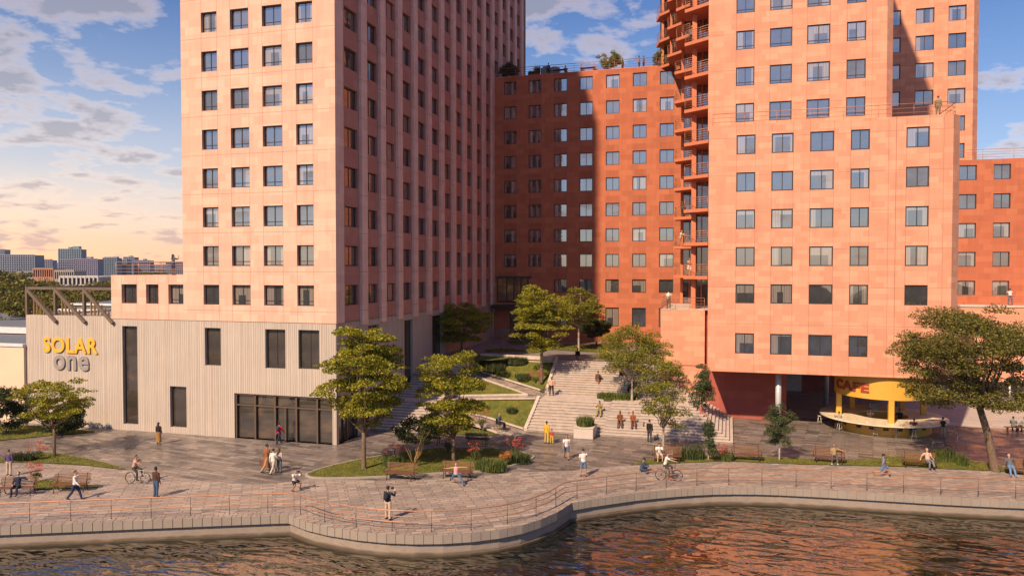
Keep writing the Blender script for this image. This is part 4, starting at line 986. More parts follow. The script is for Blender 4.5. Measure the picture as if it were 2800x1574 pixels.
# ================================================================== STREET FURNITURE
def woodmat(name, c):
    m, t, b = newmat(name); tcn = N(t, 'ShaderNodeTexCoord'); mp_ = N(t, 'ShaderNodeMapping'); mp_.inputs['Scale'].default_value = (1.2, 14, 14); t.links.new(tcn.outputs['Object'], mp_.inputs[0])
    n = noise(t, mp_.outputs[0], 2.0, 4, .6); setc(t, b, ramp(t, n, [(.3, tuple(x*.6 for x in c)), (.55, c), (.75, tuple(x*1.35 for x in c))])); b.inputs['Roughness'].default_value = .6; return m
M_wood = woodmat('bench_wood', (.20, .10, .045)); M_woodd = woodmat('bench_seat_wood', (.13, .045, .022)); M_iron = plain('cast_iron', (.05, .04, .035), .5, .4)
def make_bench(name='park_bench', wd=2.1, dark=False):
    r = empty(name)
    wm, sm = (M_iron, M_iron) if dark else (M_wood, M_woodd)
    a = MB()
    for k in range(5): a.box(-wd/2, wd/2, -.30+k*.105, -.215+k*.105, .43, .465)
    _build(a, 'seat', sm, r, .006)
    a = MB()
    for k in range(6):
        z = .53+k*.085; y = .24+(z-.5)*.28; a.box(-wd/2, wd/2, y-.015, y+.015, z-.025, z+.025)
    _build(a, 'backrest', wm, r, .006)
    for x in (-wd/2+.22, wd/2-.22):
        a = MB()
        a.tube([(x, -.30, .0), (x, -.27, .2), (x, -.20, .41), (x, .05, .41), (x, .2, .42)], .026, 6); a.tube([(x, .34, .0), (x, .25, .2), (x, .22, .43), (x, .29, .7), (x, .38, 1.0)], .026, 6)
        a.tube([(x, -.28, .2), (x, 0, .27), (x, .25, .2)], .016, 6); a.ell((x, -.32, .025), (.04, .06, .03), 8, 5); a.ell((x, .36, .025), (.04, .06, .03), 8, 5)
        _build(a, 'leg', M_iron, r)
    for x in (-wd/2+.05, wd/2-.05):
        a = MB(); a.tube([(x, -.28, .45), (x, -.27, .64), (x, -.2, .67), (x, .1, .67), (x, .29, .68)], .02, 6); _build(a, 'armrest', M_iron, r)
    return r
bench0 = make_bench(); bench1 = make_bench('park_bench', 1.8, True)
benches = [((48, 1352), 24, 'wooden slatted bench at the left edge under the man in a blue suit'), ((193, 1342), 24, 'wooden slatted bench behind the walking man in white'),
           ((1095, 1310), 2, 'empty slatted bench in front of the island bed, nearest the tall slim tree'), ((1249, 1306), 4, 'slatted bench behind the girl in pink'),
           ((1823, 1262), 6, 'bench with the reading man in white, beside the cyclist'), ((2041, 1259), 2, 'empty bench between the two small conifers'),
           ((2266, 1265), -2, 'bench with the woman in a tan top'), ((2512, 1278), -4, 'bench with the man in pink, below the parked bicycle'), ((2800, 1300), -8, 'bench under the big spreading tree at the right edge')]
BP = []
for i, ((px_, py_), a_, lab) in enumerate(benches):
    o = bench0 if i == 0 else copy_tree(bench0); p = G(px_, py_); o.location = (p.x, p.y, .012); o.rotation_euler = (0, 0, R_(a_)); tag(o, lab, 'bench', 'wooden benches along the promenade'); BP.append((o.location.copy(), R_(a_)))
for i, ((px_, py_), a_, lab) in enumerate([((1176, 1212), 184, 'dark metal bench half hidden by the red flowered shrub'), ((1306, 1215), 184, 'dark metal bench behind the leafy tree on the island')]):
    o = bench1 if i == 0 else copy_tree(bench1); p = G(px_, py_); o.location = (p.x, p.y, .005); o.rotation_euler = (0, 0, R_(a_)); tag(o, lab, 'bench', 'dark benches behind the island bed')
def make_stool():
    r = empty('bar_stool'); a = MB(); a.tube([(0, 0, .72), (0, 0, .755)], .17, 14); _build(a, 'seat', M_pw, r)
    for k in range(4):
        an = R_(45+90*k); a = MB(); a.tube([(.11*math.cos(an), .11*math.sin(an), .73), (.24*math.cos(an), .24*math.sin(an), 0)], .016, 6); _build(a, 'leg', M_pw, r)
    a = MB(); a.tube([(.2*math.cos(R_(q*30)), .2*math.sin(R_(q*30)), .25) for q in range(12)], .011, 5, closed=True); _build(a, 'footrest', M_pw, r); return r
M_pw = plain('pale_metal', (.55, .53, .50), .4, .3)
st0 = make_stool()
def xz(x, y): v = G(1950+x/3.62, 950+y/3.62); return v
stools = [((1052, 758), 'pale bar stool standing alone left of the cafe counter'), ((1250, 828), 'pale bar stool under the man in the grey shirt at the counter'), ((1605, 878), 'pale bar stool in front of the counter below the front post'),
          ((1812, 890), 'pale bar stool in front of the counter, right of the front post'), ((1990, 905), 'pale bar stool under the man in the dark red shirt')]
for i, (q_, lab) in enumerate(stools):
    o = st0 if i == 0 else copy_tree(st0); p = xz(*q_); o.location = (p.x, p.y, .004); o.rotation_euler = (0, 0, i*.7); tag(o, lab, 'bar stool', 'bar stools round the cafe counter')
# planter box
M_cast = granite('cast_concrete', (.55, .48, .42))
PB = empty('planter_box', (-10.95, 58.45+1.05, .004), label='square pale concrete planter box filled with tall green grasses', cat='planter')
q = MB(); q.box(-.78, .78, -.95, .95, 0, .82); q.box(-.82, .82, -.99, .99, .82, .9); _build(q, 'box', M_cast, PB, .012)
# bicycles
M_tyre = plain('tyre_rubber', (.02, .02, .02), .8); M_black = plain('black_paint', (.02, .02, .022), .35); M_rim = plain('alloy_rim', (.35, .35, .36), .3, .8)
def make_bike(col):
    r = empty('bicycle'); R0 = .335
    for x in (-.52, .52):
        a = MB(); a.tube([(x+R0*math.cos(R_(k*15)), 0, R0+.01+R0*math.sin(R_(k*15))) for k in range(24)], .022, 6, closed=True); wh = _build(a, 'wheel', M_tyre, r)
        a = MB(); a.tube([(x+(R0-.03)*math.cos(R_(k*15)), 0, R0+.01+(R0-.03)*math.sin(R_(k*15))) for k in range(24)], .010, 5, closed=True)
        for k in range(14):
            an = R_(k*360/14); a.tube([(x+.02*math.cos(an), .015*(-1)**k, R0+.01+.02*math.sin(an)), (x+(R0-.03)*math.cos(an), 0, R0+.01+(R0-.03)*math.sin(an))], .0022, 3)
        a.tube([(x, -.05, R0+.01), (x, .05, R0+.01)], .022, 8); _build(a, 'rim', M_rim, wh)
    a = MB(); bb = (-.08, 0, .29); stt = (-.22, 0, .80); hd = (.36, 0, .86); hb = (.40, 0, .70)
    for p, q_ in ((bb, stt), (bb, hb), ((-.20, 0, .74), hd), (hd, hb)): a.tube([p, q_], .017, 7)
    for s_ in (-.05, .05): a.tube([bb, (-.52, s_, .345)], .009, 5); a.tube([(-.2, 0, .74), (-.52, s_, .345)], .009, 5); a.tube([hb, (.52, s_, .345)], .011, 5)
    _build(a, 'frame', col, r)
    a = MB(); a.tube([(.35, 0, .86), (.345, 0, .95)], .014, 6); a.tube([(.40, -.29, 1.0), (.43, -.2, .99), (.37, 0, .97), (.43, .2, .99), (.40, .29, 1.0)], .012, 6); _build(a, 'handlebar', M_black, r)
    a = MB(); a.tube([stt, (-.235, 0, .88)], .012, 6); a.tube([(-.36, 0, .90), (-.25, 0, .91), (-.10, 0, .895)], [.075, .05, .02], 8, flat=(1, .4)); _build(a, 'saddle', M_black, r)
    a = MB(); a.tube([(-.08+.085*math.cos(R_(k*30)), .03, .29+.085*math.sin(R_(k*30))) for k in range(12)], .008, 4, closed=True)
    a.tube([(-.08, .04, .29), (-.03, .05, .13)], .009, 5); a.tube([(-.08, -.04, .29), (-.13, -.05, .45)], .009, 5); a.box(-.07, .01, .05, .13, .12, .14); a.box(-.17, -.09, -.13, -.05, .44, .46); _build(a, 'crank', M_rim, r); return r
def place(o, px_, py_, ang, z=0, **kw):
    p = G(px_, py_, z); o.location = (p.x, p.y, z+.006); o.rotation_euler = (0, 0, R_(ang)); tag(o, **kw); return o
M_bw = plain('white_frame', (.55, .55, .53), .4)
bkA = place(make_bike(M_bw), 377, 1321, 8, label='pale bicycle ridden by the man beside the man in brown', cat='bicycle', group='bicycles')
bkB = place(make_bike(M_black), 1829, 1313, 4, label='black bicycle ridden past the railing by the man in white', cat='bicycle', group='bicycles')
bkC = place(make_bike(M_black), 2570, 1241, 3, label='black bicycle parked behind the right hand bench near the cafe', cat='bicycle', group='bicycles')
for dx_, dy_ in ((-.12, .14),):
    p = bkC.location+Vector((dx_, dy_, 0)); q = MB(); q.tube([(p.x-.35, p.y, 0), (p.x-.35, p.y, .78), (p.x-.25, p.y, .86), (p.x+.25, p.y, .86), (p.x+.35, p.y, .78), (p.x+.35, p.y, 0)], .025, 8)
    tag(q.build('bicycle_stand', M_pw), 'metal hoop stand holding the parked black bicycle', 'bicycle stand')
# hoop racks right of the cafe
for i, (x_, y_, lab) in enumerate([(800, 945, 'pale metal hoop stand right of the cafe counter'), (900, 1060, 'pale metal hoop stand nearest the big tree trunk')]):
    p = zs(x_, y_); q = MB(); q.tube([(p.x-.3, p.y, 0), (p.x-.3, p.y, .95), (p.x-.2, p.y+.05, 1.05), (p.x+.2, p.y+.1, 1.05), (p.x+.3, p.y+.1, .95), (p.x+.3, p.y+.1, 0)], .022, 8); q.tube([(p.x-.3, p.y, .5), (p.x+.3, p.y+.1, .5)], .016, 6)
    tag(q.build('hoop_stand', M_pw), lab, 'bicycle stand', 'hoop stands by the cafe')

# ================================================================== TREES AND PLANTS
M_bark = plain('bark', (.14, .095, .065), .9, var=.4, nscale=8); M_barkp = plain('pale_bark', (.34, .28, .22), .85, var=.3, nscale=8)
M_lfA = leafmat('maple_leaf', [(0, (.075, .105, .012)), (.4, (.21, .235, .022)), (.75, (.42, .39, .035)), (1, (.58, .44, .06))], .42)
M_lfB = leafmat('fine_leaf', [(0, (.075, .10, .015)), (.5, (.20, .22, .03)), (1, (.44, .36, .06))], .38)
M_lfK = leafmat('olive_leaf', [(0, (.05, .06, .014)), (.5, (.13, .13, .026)), (1, (.28, .23, .045))], .3)
M_lfC = leafmat('conifer_needle', [(0, (.03, .055, .022)), (.5, (.06, .09, .032)), (1, (.13, .13, .05))], .2)
M_lfD = leafmat('dark_shrub_leaf', [(0, (.022, .035, .012)), (.6, (.05, .065, .02)), (1, (.10, .105, .035))], .25)
M_red = leafmat('red_blossom', [(0, (.40, .045, .04)), (.6, (.60, .10, .085)), (1, (.65, .22, .16))], .3)
M_org = leafmat('orange_blossom', [(0, (.45, .12, .03)), (1, (.65, .25, .06))], .3)
M_grn = leafmat('bright_shrub_leaf', [(0, (.05, .08, .02)), (.5, (.10, .14, .03)), (1, (.19, .20, .06))], .3)
def leaf(g, rng, c, size, up=.6, m=0, asp=.55):
    n = Vector((rng.gauss(0, 1), rng.gauss(0, 1), rng.gauss(0, 1)+up*2.2)); n.normalize()
    t_ = Vector((rng.gauss(0, 1), rng.gauss(0, 1), rng.gauss(0, .4))); t_ = (t_-n*t_.dot(n)).normalized(); b_ = n.cross(t_)
    l_ = size*rng.uniform(.7, 1.25); w_ = l_*asp; d_ = n*(-l_*.12)
    i = len(g.v); g.v += [tuple(c-t_*l_*.5), tuple(c+b_*w_*.5+d_*.2), tuple(c+t_*l_*.5+d_), tuple(c-b_*w_*.5+d_*.2)]; g.f.append((i, i+1, i+2, i+3)); g.m.append(m); g.sm.append(False)
def pad(g, rng, c, rx, rz, n, size, up, m=0):
    for k in range(n):
        a_ = rng.uniform(0, 6.283); r = math.sqrt(rng.random()); zz = rng.uniform(-1, 1)*math.sqrt(max(0, 1-r*r))
        zz = zz*.5+.35*(1-r*r)
        leaf(g, rng, Vector((c.x+rx*r*math.cos(a_), c.y+rx*r*math.sin(a_), c.z+rz*zz)), size, up, m)
def limb(t, a, b, r0, r1, rng, n=5, sag=.12, k=6):
    pts_ = []; d = b-a
    for i in range(n+1):
        s_ = i/n; p = a.lerp(b, s_)+Vector((rng.uniform(-1, 1), rng.uniform(-1, 1), 0))*d.length*.035*(1 if 0 < i < n else 0)
        p.z += math.sin(s_*math.pi)*d.length*sag*(-.6); pts_.append(p)
    t.tube(pts_, [r0+(r1-r0)*i/n for i in range(n+1)], k); return pts_
def tree(name, base, top, fork, R, kind, seed, label,  cat='tree', group=None, lean=(0, 0), tr=.13, leafm=None, bark=None, npad=70, leaves=130, size=.17, cb=None, shape='dome', nlimb=10, padr=.85, padz=.32, offs=(0, 0), up=.6, stems=1):
    rng = random.Random(seed); base = Vector(base); r = empty(name, base, label=label, cat=cat, group=group)
    H_ = top-base.z; F_ = Vector((lean[0], lean[1], fork)); leaves = int(leaves*1.35); size *= 1.12; T = MB(); g = MB(); cb = cb if cb is not None else fork*.9
    cc = Vector((lean[0]*1.1+offs[0], lean[1]*1.1+offs[1], (H_+cb)/2)); hz_ = (H_-cb)/2
    if stems == 1:
        T.tube([(0, 0, -.05), (lean[0]*.15, lean[1]*.15, .12), (lean[0]*.45, lean[1]*.45, fork*.5), F_], [tr*1.45, tr*1.1, tr*.95, tr*.85], 9)
    pads = []; padz *= 1.75; padr *= .82; up *= .55; leaves = int(leaves*1.0); size *= .9; npad = int(npad*1.05)
    tries = 0
    while len(pads) < npad and tries < npad*40:
        tries += 1; v = Vector((rng.uniform(-1, 1), rng.uniform(-1, 1), rng.uniform(-1, 1)))
        l_ = v.length
        if l_ > 1 or l_ < .34: continue
        if math.sin(v.x*4.1+seed)+math.sin(v.y*4.7+seed*2.3)+math.sin(v.z*5.2+seed*.7) > 1.35: continue
        if shape == 'dome': rad = R*math.sqrt(max(.02, 1-max(0, v.z)**1.6))*(1 if v.z > -.55 else .62)
        elif shape == 'cone': rad = R*(1.04-(v.z+1)/2*.92)
        elif shape == 'flat': rad = R*(.62+.38*(1-abs(v.z)))
        elif shape == 'oval': rad = R*math.sqrt(max(.05, 1-v.z*v.z*.8))
        hv = Vector((v.x, v.y)); 
        if hv.length < 1e-3: continue
        q_ = hv.normalized()*(min(1, (l_*.45+.55)*hv.length/max(.25, math.sqrt(max(.01, 1-v.z*v.z)))))
        c = cc+Vector((q_.x*rad, q_.y*rad, v.z*hz_))
        if any((c-p).length < padr*.42 for p in pads): continue
        pads.append(c)
    main = []
    for i in range(nlimb):
        c = pads[(i*7) % len(pads)]; st_ = F_*rng.uniform(.82, 1.0) if stems == 1 else Vector((rng.uniform(-.08, .08), rng.uniform(-.08, .08), 0))
        if kind == 'conifer': st_ = Vector((0, 0, max(.3, c.z-.25)))
        main.append(limb(T, st_, c, tr*(.55 if kind != 'conifer' else .18), tr*.12, rng, 6, .14 if stems == 1 else -.1))
    if kind == 'conifer' or shape == 'cone': T.tube([(0, 0, fork*.5), (0, 0, H_*.96)], [tr*.8, tr*.12], 7)
    for c in pads:
        bst = min((p for l_ in main for p in l_[2:]), key=lambda p: (p-c).length)
        if (bst-c).length > .25: limb(T, bst, c, tr*.16, tr*.05, rng, 3, .05, 4)
        s_ = rng.uniform(.7, 1.25); pad(g, rng, c, padr*s_, padz*s_, int(leaves*s_*s_), size, up)
        for k in range(2):
            c2 = c+Vector((rng.uniform(-1, 1), rng.uniform(-1, 1), rng.uniform(-.2, .3)))*padr*1.0; pad(g, rng, c2, padr*.42, padz*.5, int(leaves*.14), size, up)
    _build(T, 'trunk' if stems == 1 else 'stems', bark or M_bark, r); _build(g, 'crown', leafm or M_lfA, r); return r
TG = 'young trees around the plaza'
tree('leafy_tree', G(149, 1247), 5.5, 2.3, 2.45, 'l', 1, 'small flat topped tree standing left on the grass wedge below the sign', group=TG, tr=.10, npad=44, leaves=150, shape='flat', padr=.75, padz=.22, size=.15, cb=2.5, nlimb=9)
tree('leafy_tree', G(995, 1284), 9.45, 3.0, 2.75, 'l', 2, 'tall leafy tree with dark slim trunk in front of the pink tower corner', group=TG, tr=.15, npad=95, leaves=190, shape='oval', padr=.92, padz=.26, size=.17, cb=2.6, offs=(-.05, 0), nlimb=14)
tree('leafy_tree', G(1240, 1262), 7.7, 1.9, 2.45, 'l', 4, 'leafy tree with forked trunk behind the girl in pink', group=TG, tr=.12, npad=80, leaves=170, shape='oval', padr=.8, padz=.26, size=.155, cb=2.0, offs=(-.25, 0), nlimb=12)
tree('leafy_tree', (-26.9, 74.3, UP), 9.95, 1.4, 3.0, 'l', 5, 'broad yellow green tree beside the grey side wall of the pink tower', group=TG, tr=.12, npad=72, leaves=170, shape='dome', padr=.95, padz=.26, cb=1.0, nlimb=14)
tree('leafy_tree', (-16.9, 68.9, 2.75), 12.1, 3.4, 2.7, 'l', 6, 'tall leafy tree on the sloped lawn left of the central stairs', group=TG, tr=.15, npad=85, leaves=180, shape='dome', padr=.95, padz=.30, cb=2.9, nlimb=14)
tree('leafy_tree', (-15.6, 80.6, UP), 11.3, 3.0, 2.35, 'l', 7, 'darker slim trunked tree in the courtyard before the rust red facade', group=TG, tr=.11, npad=52, leaves=150, shape='dome', padr=.9, padz=.3, cb=2.7, leafm=M_lfB, bark=M_barkp)
tree('leafy_tree', G(1728, 1096, ZL+.05), 8.4, 2.3, 3.1, 'l', 8, 'feathery spreading tree on the green bed of the corner steps', group=TG, tr=.10, npad=72, leaves=190, shape='dome', padr=.85, padz=.45, size=.13, cb=2.1, leafm=M_lfB, bark=M_barkp, nlimb=16)
tree('birch_tree', G(1814, 1235), 7.3, 1.9, 2.0, 'l', 9, 'loose airy tree with pale trunk behind the reading man', group=TG, tr=.085, npad=52, leaves=105, shape='oval', padr=.7, padz=.36, size=.14, cb=1.5, leafm=M_lfB, bark=M_barkp, nlimb=14)
tree('conifer_tree', (-1.95, 64.9, 1.46), 5.55, .5, 1.15, 'conifer', 10, 'dark bluish conifer on the corner steps beside the maroon wall', group=TG, tr=.07, npad=46, leaves=110, shape='cone', padr=.42, padz=.3, size=.11, cb=.2, leafm=M_lfC, bark=M_barkp, up=0)
tree('conifer_tree', G(1937, 1257), 2.75, .4, .85, 'conifer', 11, 'small pale conifer in the planting below the corner steps', group=TG, tr=.05, npad=34, leaves=95, shape='cone', padr=.34, padz=.24, size=.09, cb=.2, leafm=M_lfC, bark=M_barkp, up=0)
tree('conifer_tree', G(2131, 1259), 3.95, .9, 1.0, 'conifer', 12, 'conical green tree standing alone before the passage under the coral tower', group=TG, tr=.06, npad=50, leaves=105, shape='oval', padr=.4, padz=.3, size=.10, cb=.75, leafm=M_lfC, bark=M_barkp, up=0)
tree('spreading_tree', G(2727, 1288), 11.0, 4.9, 5.0, 'l', 13, 'big spreading olive green tree with curved trunk at the right edge', tr=.24, lean=(-1.3, 0), npad=135, leaves=215, shape='oval', padr=1.15, padz=.45, size=.155, cb=3.9, leafm=M_lfK, nlimb=20, offs=(.25, .3), up=.25)
# shrubs
def shrub(base, h_, R, leafm, seed, label, npad=22, leaves=110, size=.12, stems=1, nl=7, name='shrub', group=None, padr=.4, bark=None, cb=None):
    return tree(name, base, base[2]+h_, .18 if stems == 1 else .1, R, 's', seed, label, 'shrub', group, tr=.045, leafm=leafm, npad=npad, leaves=leaves, size=size, shape='oval', padr=padr, padz=padr*.7, cb=.12*h_ if cb is None else cb, nlimb=nl, up=.1, stems=stems, bark=bark)
shrub(G(170, 1190), 2.3, 1.7, M_lfD, 30, 'wide dark green bush at the foot of the ribbed concrete wall', 46, 170, .14, padr=.55)
shrub(G(18, 1186), 3.7, 1.9, M_lfD, 31, 'tall dark bush at the left edge before the cream wall', 46, 170, .15, padr=.6)
shrub(G(1133, 1272, .09), 3.1, 1.55, M_lfD, 32, 'multi stemmed shrub with bare golden stems behind the empty island bench', 34, 105, .13, stems=6, nl=12, padr=.45, bark=plain('golden_bark', (.34, .21, .08), .8), cb=1.4)
shrub(zv(1370, 1015), 3.0, 1.6, M_lfD, 33, 'round dark bush in the courtyard right of the slim trunk', 36, 170, .16, padr=.5, cb=.9)
shrub(zv(1065, 940), 2.6, 1.25, M_lfD, 34, 'dark round bush against the rust red wall', 26, 150, .16, padr=.5, cb=.8)
shrub(zv(310, 1070), 2.5, 1.3, leafmat('grey_leaf', [(0, (.16, .15, .14)), (1, (.36, .33, .31))], .2), 35, 'pale grey leafless looking shrub in the courtyard', 22, 60, .10, stems=5, padr=.45, cb=1.0, bark=M_barkp)
RB = 'red flowering plants in the beds'
def bloom(base, h_, R, mt, seed, label, group=RB):
    rng = random.Random(seed); r = empty('flowering_plant', base, label=label, cat='plant', group=group); T = MB(); f = MB(); g = MB()
    for k in range(16):
        a_ = rng.uniform(0, 6.28); q_ = rng.uniform(.2, 1)*R; e_ = Vector((q_*math.cos(a_), q_*math.sin(a_), h_*rng.uniform(.55, 1)))
        limb(T, Vector((0, 0, 0)), e_, .014, .006, rng, 3, -.12, 4); pad(f, rng, e_, .17, .2, 26, .075, .2)
        pad(g, rng, e_*.4, .22, .25, 22, .10, .1)
    _build(T, 'stems', M_bark, r); _build(f, 'blossom', mt, r); _build(g, 'foliage', M_grn, r); return r
for i, (q_, h_, R, mt, lab) in enumerate([(zi(1010, 470, .09), 1.5, .8, M_red, 'coral red flowers left of the golden stemmed shrub on the island'), (zi(1580, 330, .09), 1.5, .7, M_red, 'dark pink flowers between the two dark benches'),
        (zi(1880, 430, .09), 1.4, .6, M_red, 'deep pink flowers right of the forked tree trunk'), (zi(2310, 400, .09), 1.5, .75, M_red, 'bright pink round flowers near the right tip of the island'), (zi(2190, 470, .09), .9, .45, M_org, 'orange flowers in the tall grass of the island'),
        (z2(375, 1110), 1.3, .7, M_red, 'pink flowers on the left grass wedge beside the small tree'), (z2(360, 1330), 1.2, .55, M_red, 'pink flowers between the two left benches'), (zq(1590, 1200), 1.1, .5, M_red, 'pink flowers beside the empty right hand bench'),
        (zq(560, 560, ZL), 1.0, .7, M_red, 'reddish plant behind the green bed on the steps'), (G(1465, 1048, 3.0), 1.1, .7, M_red, 'pink flowered plant on the upper sloped lawn'), (G(1318, 1172, .3), 1.5, .9, M_red, 'pale pink flowers beside the woman in the wheelchair')]):
    bloom(q_, h_, R, mt, 50+i, lab)
def tuft(base, R, h_, seed, label, name='ornamental_grass', n=260, w_=.022, mt=None, group='tufts of ornamental grass', ry=None):
    rng = random.Random(seed); g = MB()
    for k in range(n):
        a_ = rng.uniform(0, 6.28); q_ = math.sqrt(rng.random()); p = Vector((R*q_*math.cos(a_), (ry or R)*q_*math.sin(a_), 0)); hh = h_*rng.uniform(.6, 1.1); b_ = rng.uniform(0, 6.28)
        o_ = Vector((math.cos(b_), math.sin(b_), 0))*hh*rng.uniform(.1, .45); s_ = Vector((-math.sin(b_), math.cos(b_), 0))*w_
        m1 = p+o_*.35+Vector((0, 0, hh*.6)); e_ = p+o_+Vector((0, 0, hh)); i = len(g.v)
        g.v += [tuple(p-s_), tuple(p+s_), tuple(m1+s_*.8), tuple(m1-s_*.8), tuple(e_)]; g.f += [(i, i+1, i+2, i+3), (i+3, i+2, i+4)]; g.m += [0, 0]; g.sm += [False, False]
    o = _build(g, name, mt or M_grn); o.location = base; tag(o, label, 'plant', group); return o
tuft((-10.95, 59.5, .88), .7, .75, 70, 'tall green grass growing out of the planter box', n=700, ry=.85)
tuft(zi(2040, 520, .09), 1.1, .7, 71, 'tall green grass at the front right of the island', n=900, ry=.6)
tuft(zi(2330, 440, .09), .9, .6, 72, 'bluish grass at the right tip of the island', n=600, mt=M_lfC, ry=.5)
tuft(zi(990, 470, .09), .7, .6, 73, 'green grass under the coral red flowers', n=500)
tuft(z2(240, 1115), .9, .6, 74, 'dark leafy clump on the left grass wedge', n=600, mt=M_lfD, ry=.5)
tuft(zq(1290, 1190), 1.1, .9, 75, 'leafy clump behind the small pale conifer', n=800, mt=M_lfC, ry=.6)
tuft(zq(1640, 1205), .5, .6, 76, 'green grass beside the empty right hand bench', n=380)
tuft(zs(745, 1165), .8, .9, 77, 'bushy green clump between the bench and the parked bicycle', n=700, ry=.5)
tuft(zs(905, 1200), .35, .8, 78, 'spiky green plant left of the big tree trunk', n=200, w_=.03)
tuft(zq(640, 640, ZL+.02), 1.9, .6, 79, 'dense green planting in the bed on the corner steps', n=1500, ry=.8)
tuft(G(1413, 995, 4.0), 1.1, .8, 80, 'dark green grass along the top of the sloped lawn', n=700, mt=M_lfC, ry=.5)
tuft(G(1430, 1033, 3.0), .8, .5, 81, 'green clump on the upper sloped lawn', n=400, mt=M_lfC)
tuft(G(1355, 1013, 3.6), 1.0, .7, 82, 'dark clump at the left of the upper sloped lawn', n=500, mt=M_lfD)
tuft(G(1400, 1127, 1.0), .5, .5, 83, 'bluish clump on the lower sloped lawn', n=250, mt=M_lfC)
rp = []
for i, (x_, h_, R, lab) in enumerate([(265, 1.9, 1.1, 'dark potted bush on the roof beside the pink tower'), (1610, 2.4, 1.55, 'big golden green bush in the middle of the roof terrace'), (2375, 2.0, 1.3, 'golden green bush at the balcony end of the roof terrace')]):
    p = GY(1340+x_/4.954, 200, 92.9); shrub((p.x, 92.9, 37.67), h_, R, M_lfB if i else M_lfD, 90+i, lab, 30, 120, .13, padr=.45, group='bushes on the roof terrace')

# ================================================================== PEOPLE
SKINS = [(.50, .30, .20), (.36, .20, .13), (.20, .105, .065), (.58, .37, .27)]
def cloth(c): return plain('cloth', c, .85, 0, .18, 5, .2)
def skin(i): return plain('skin', SKINS[i], .6, 0, .06, 4, .3)
HAIRC = {'k': (.018, .014, .012), 'b': (.07, .04, .022), 'g': (.25, .24, .23), 'y': (.28, .17, .07)}
def remesh(o, v):
    m = o.modifiers.new('surface', 'REMESH'); m.mode = 'VOXEL'; m.voxel_size = v; m.use_smooth_shade = True
    s_ = o.modifiers.new('smooth', 'SMOOTH'); s_.iterations = 2; s_.factor = .4
POSES = {
 'stand': dict(L=(4, 6, 4), Rr=(-4, 3, 4), la=(6, 8, 14), ra=(-2, 8, 14), lean=0),
 'walk': dict(L=(24, 8, 2), Rr=(-18, 20, 2), la=(-18, 10, 22), ra=(22, 8, 26), lean=4),
 'walk2': dict(L=(-16, 18, 2), Rr=(20, 6, 2), la=(20, 8, 24), ra=(-16, 10, 20), lean=3),
 'phone': dict(L=(5, 5, 5), Rr=(-3, 4, 5), la=(-2, 9, 12), ra=(38, 6, 95), lean=3, nod=20),
 'photo': dict(L=(4, 4, 5), Rr=(-3, 4, 5), la=(50, 20, 100), ra=(50, 20, 100), lean=0),
 'akimbo': dict(L=(3, 3, 6), Rr=(-2, 2, 6), la=(-15, 40, 80), ra=(-15, 40, 80), lean=0),
 'climb': dict(L=(48, 50, 3), Rr=(-6, 8, 3), la=(-12, 9, 20), ra=(24, 9, 30), lean=10),
 'sit': dict(L=(86, 84, 6), Rr=(82, 80, 6), la=(28, 10, 52), ra=(30, 10, 48), lean=-4, seat=.45),
 'sit_read': dict(L=(86, 88, 8), Rr=(82, 80, 8), la=(38, 12, 78), ra=(38, 12, 78), lean=10, seat=.45, nod=25),
 'sit_arm': dict(L=(86, 70, 8), Rr=(82, 86, 8), la=(25, 75, 25), ra=(26, 10, 50), lean=-10, seat=.45),
 'sit_cross': dict(L=(98, 60, -6), Rr=(84, 84, 6), la=(30, 12, 60), ra=(12, 55, 30), lean=-10, seat=.45),
 'recline': dict(L=(64, 34, 5), Rr=(70, 46, 5), la=(-14, 30, 20), ra=(20, 14, 50), lean=-30, seat=.45),
 'stool': dict(L=(72, 80, 10), Rr=(68, 78, 10), la=(48, 16, 60), ra=(50, 16, 55), lean=12, seat=.76),
 'squat': dict(L=(88, 118, 14), Rr=(70, 112, 14), la=(66, 16, 96), ra=(66, 16, 96), lean=14),
 'lunge': dict(L=(70, 72, 3), Rr=(-34, 50, 3), la=(24, 10, 70), ra=(-22, 10, 60), lean=0),
 'leap': dict(L=(22, 12, 40), Rr=(-34, 40, 22), la=(10, 88, 4), ra=(-6, 84, 6), lean=4),
 'floor': dict(L=(100, 110, 28), Rr=(100, 110, 28), la=(34, 14, 60), ra=(34, 14, 60), lean=12, seat=.10, nod=15),
 'ride': dict(L=(72, 66, 3), Rr=(38, 40, 3), la=(62, 12, 10), ra=(62, 12, 10), lean=16, seat=.93),
 'wheel': dict(L=(84, 80, 3), Rr=(82, 80, 3), la=(12, 14, 70), ra=(12, 14, 70), lean=-4, seat=.50),
 'raise': dict(L=(3, 4, 5), Rr=(-2, 3, 5), la=(70, 20, 100), ra=(70, 24, 90), lean=0, nod=-10),
 'lean_rail': dict(L=(6, 6, 5), Rr=(-8, 4, 5), la=(40, 12, 45), ra=(40, 12, 45), lean=14),
 'counter': dict(L=(3, 4, 5), Rr=(-2, 3, 5), la=(45, 12, 50), ra=(40, 12, 60), lean=6),
}
PN = 0
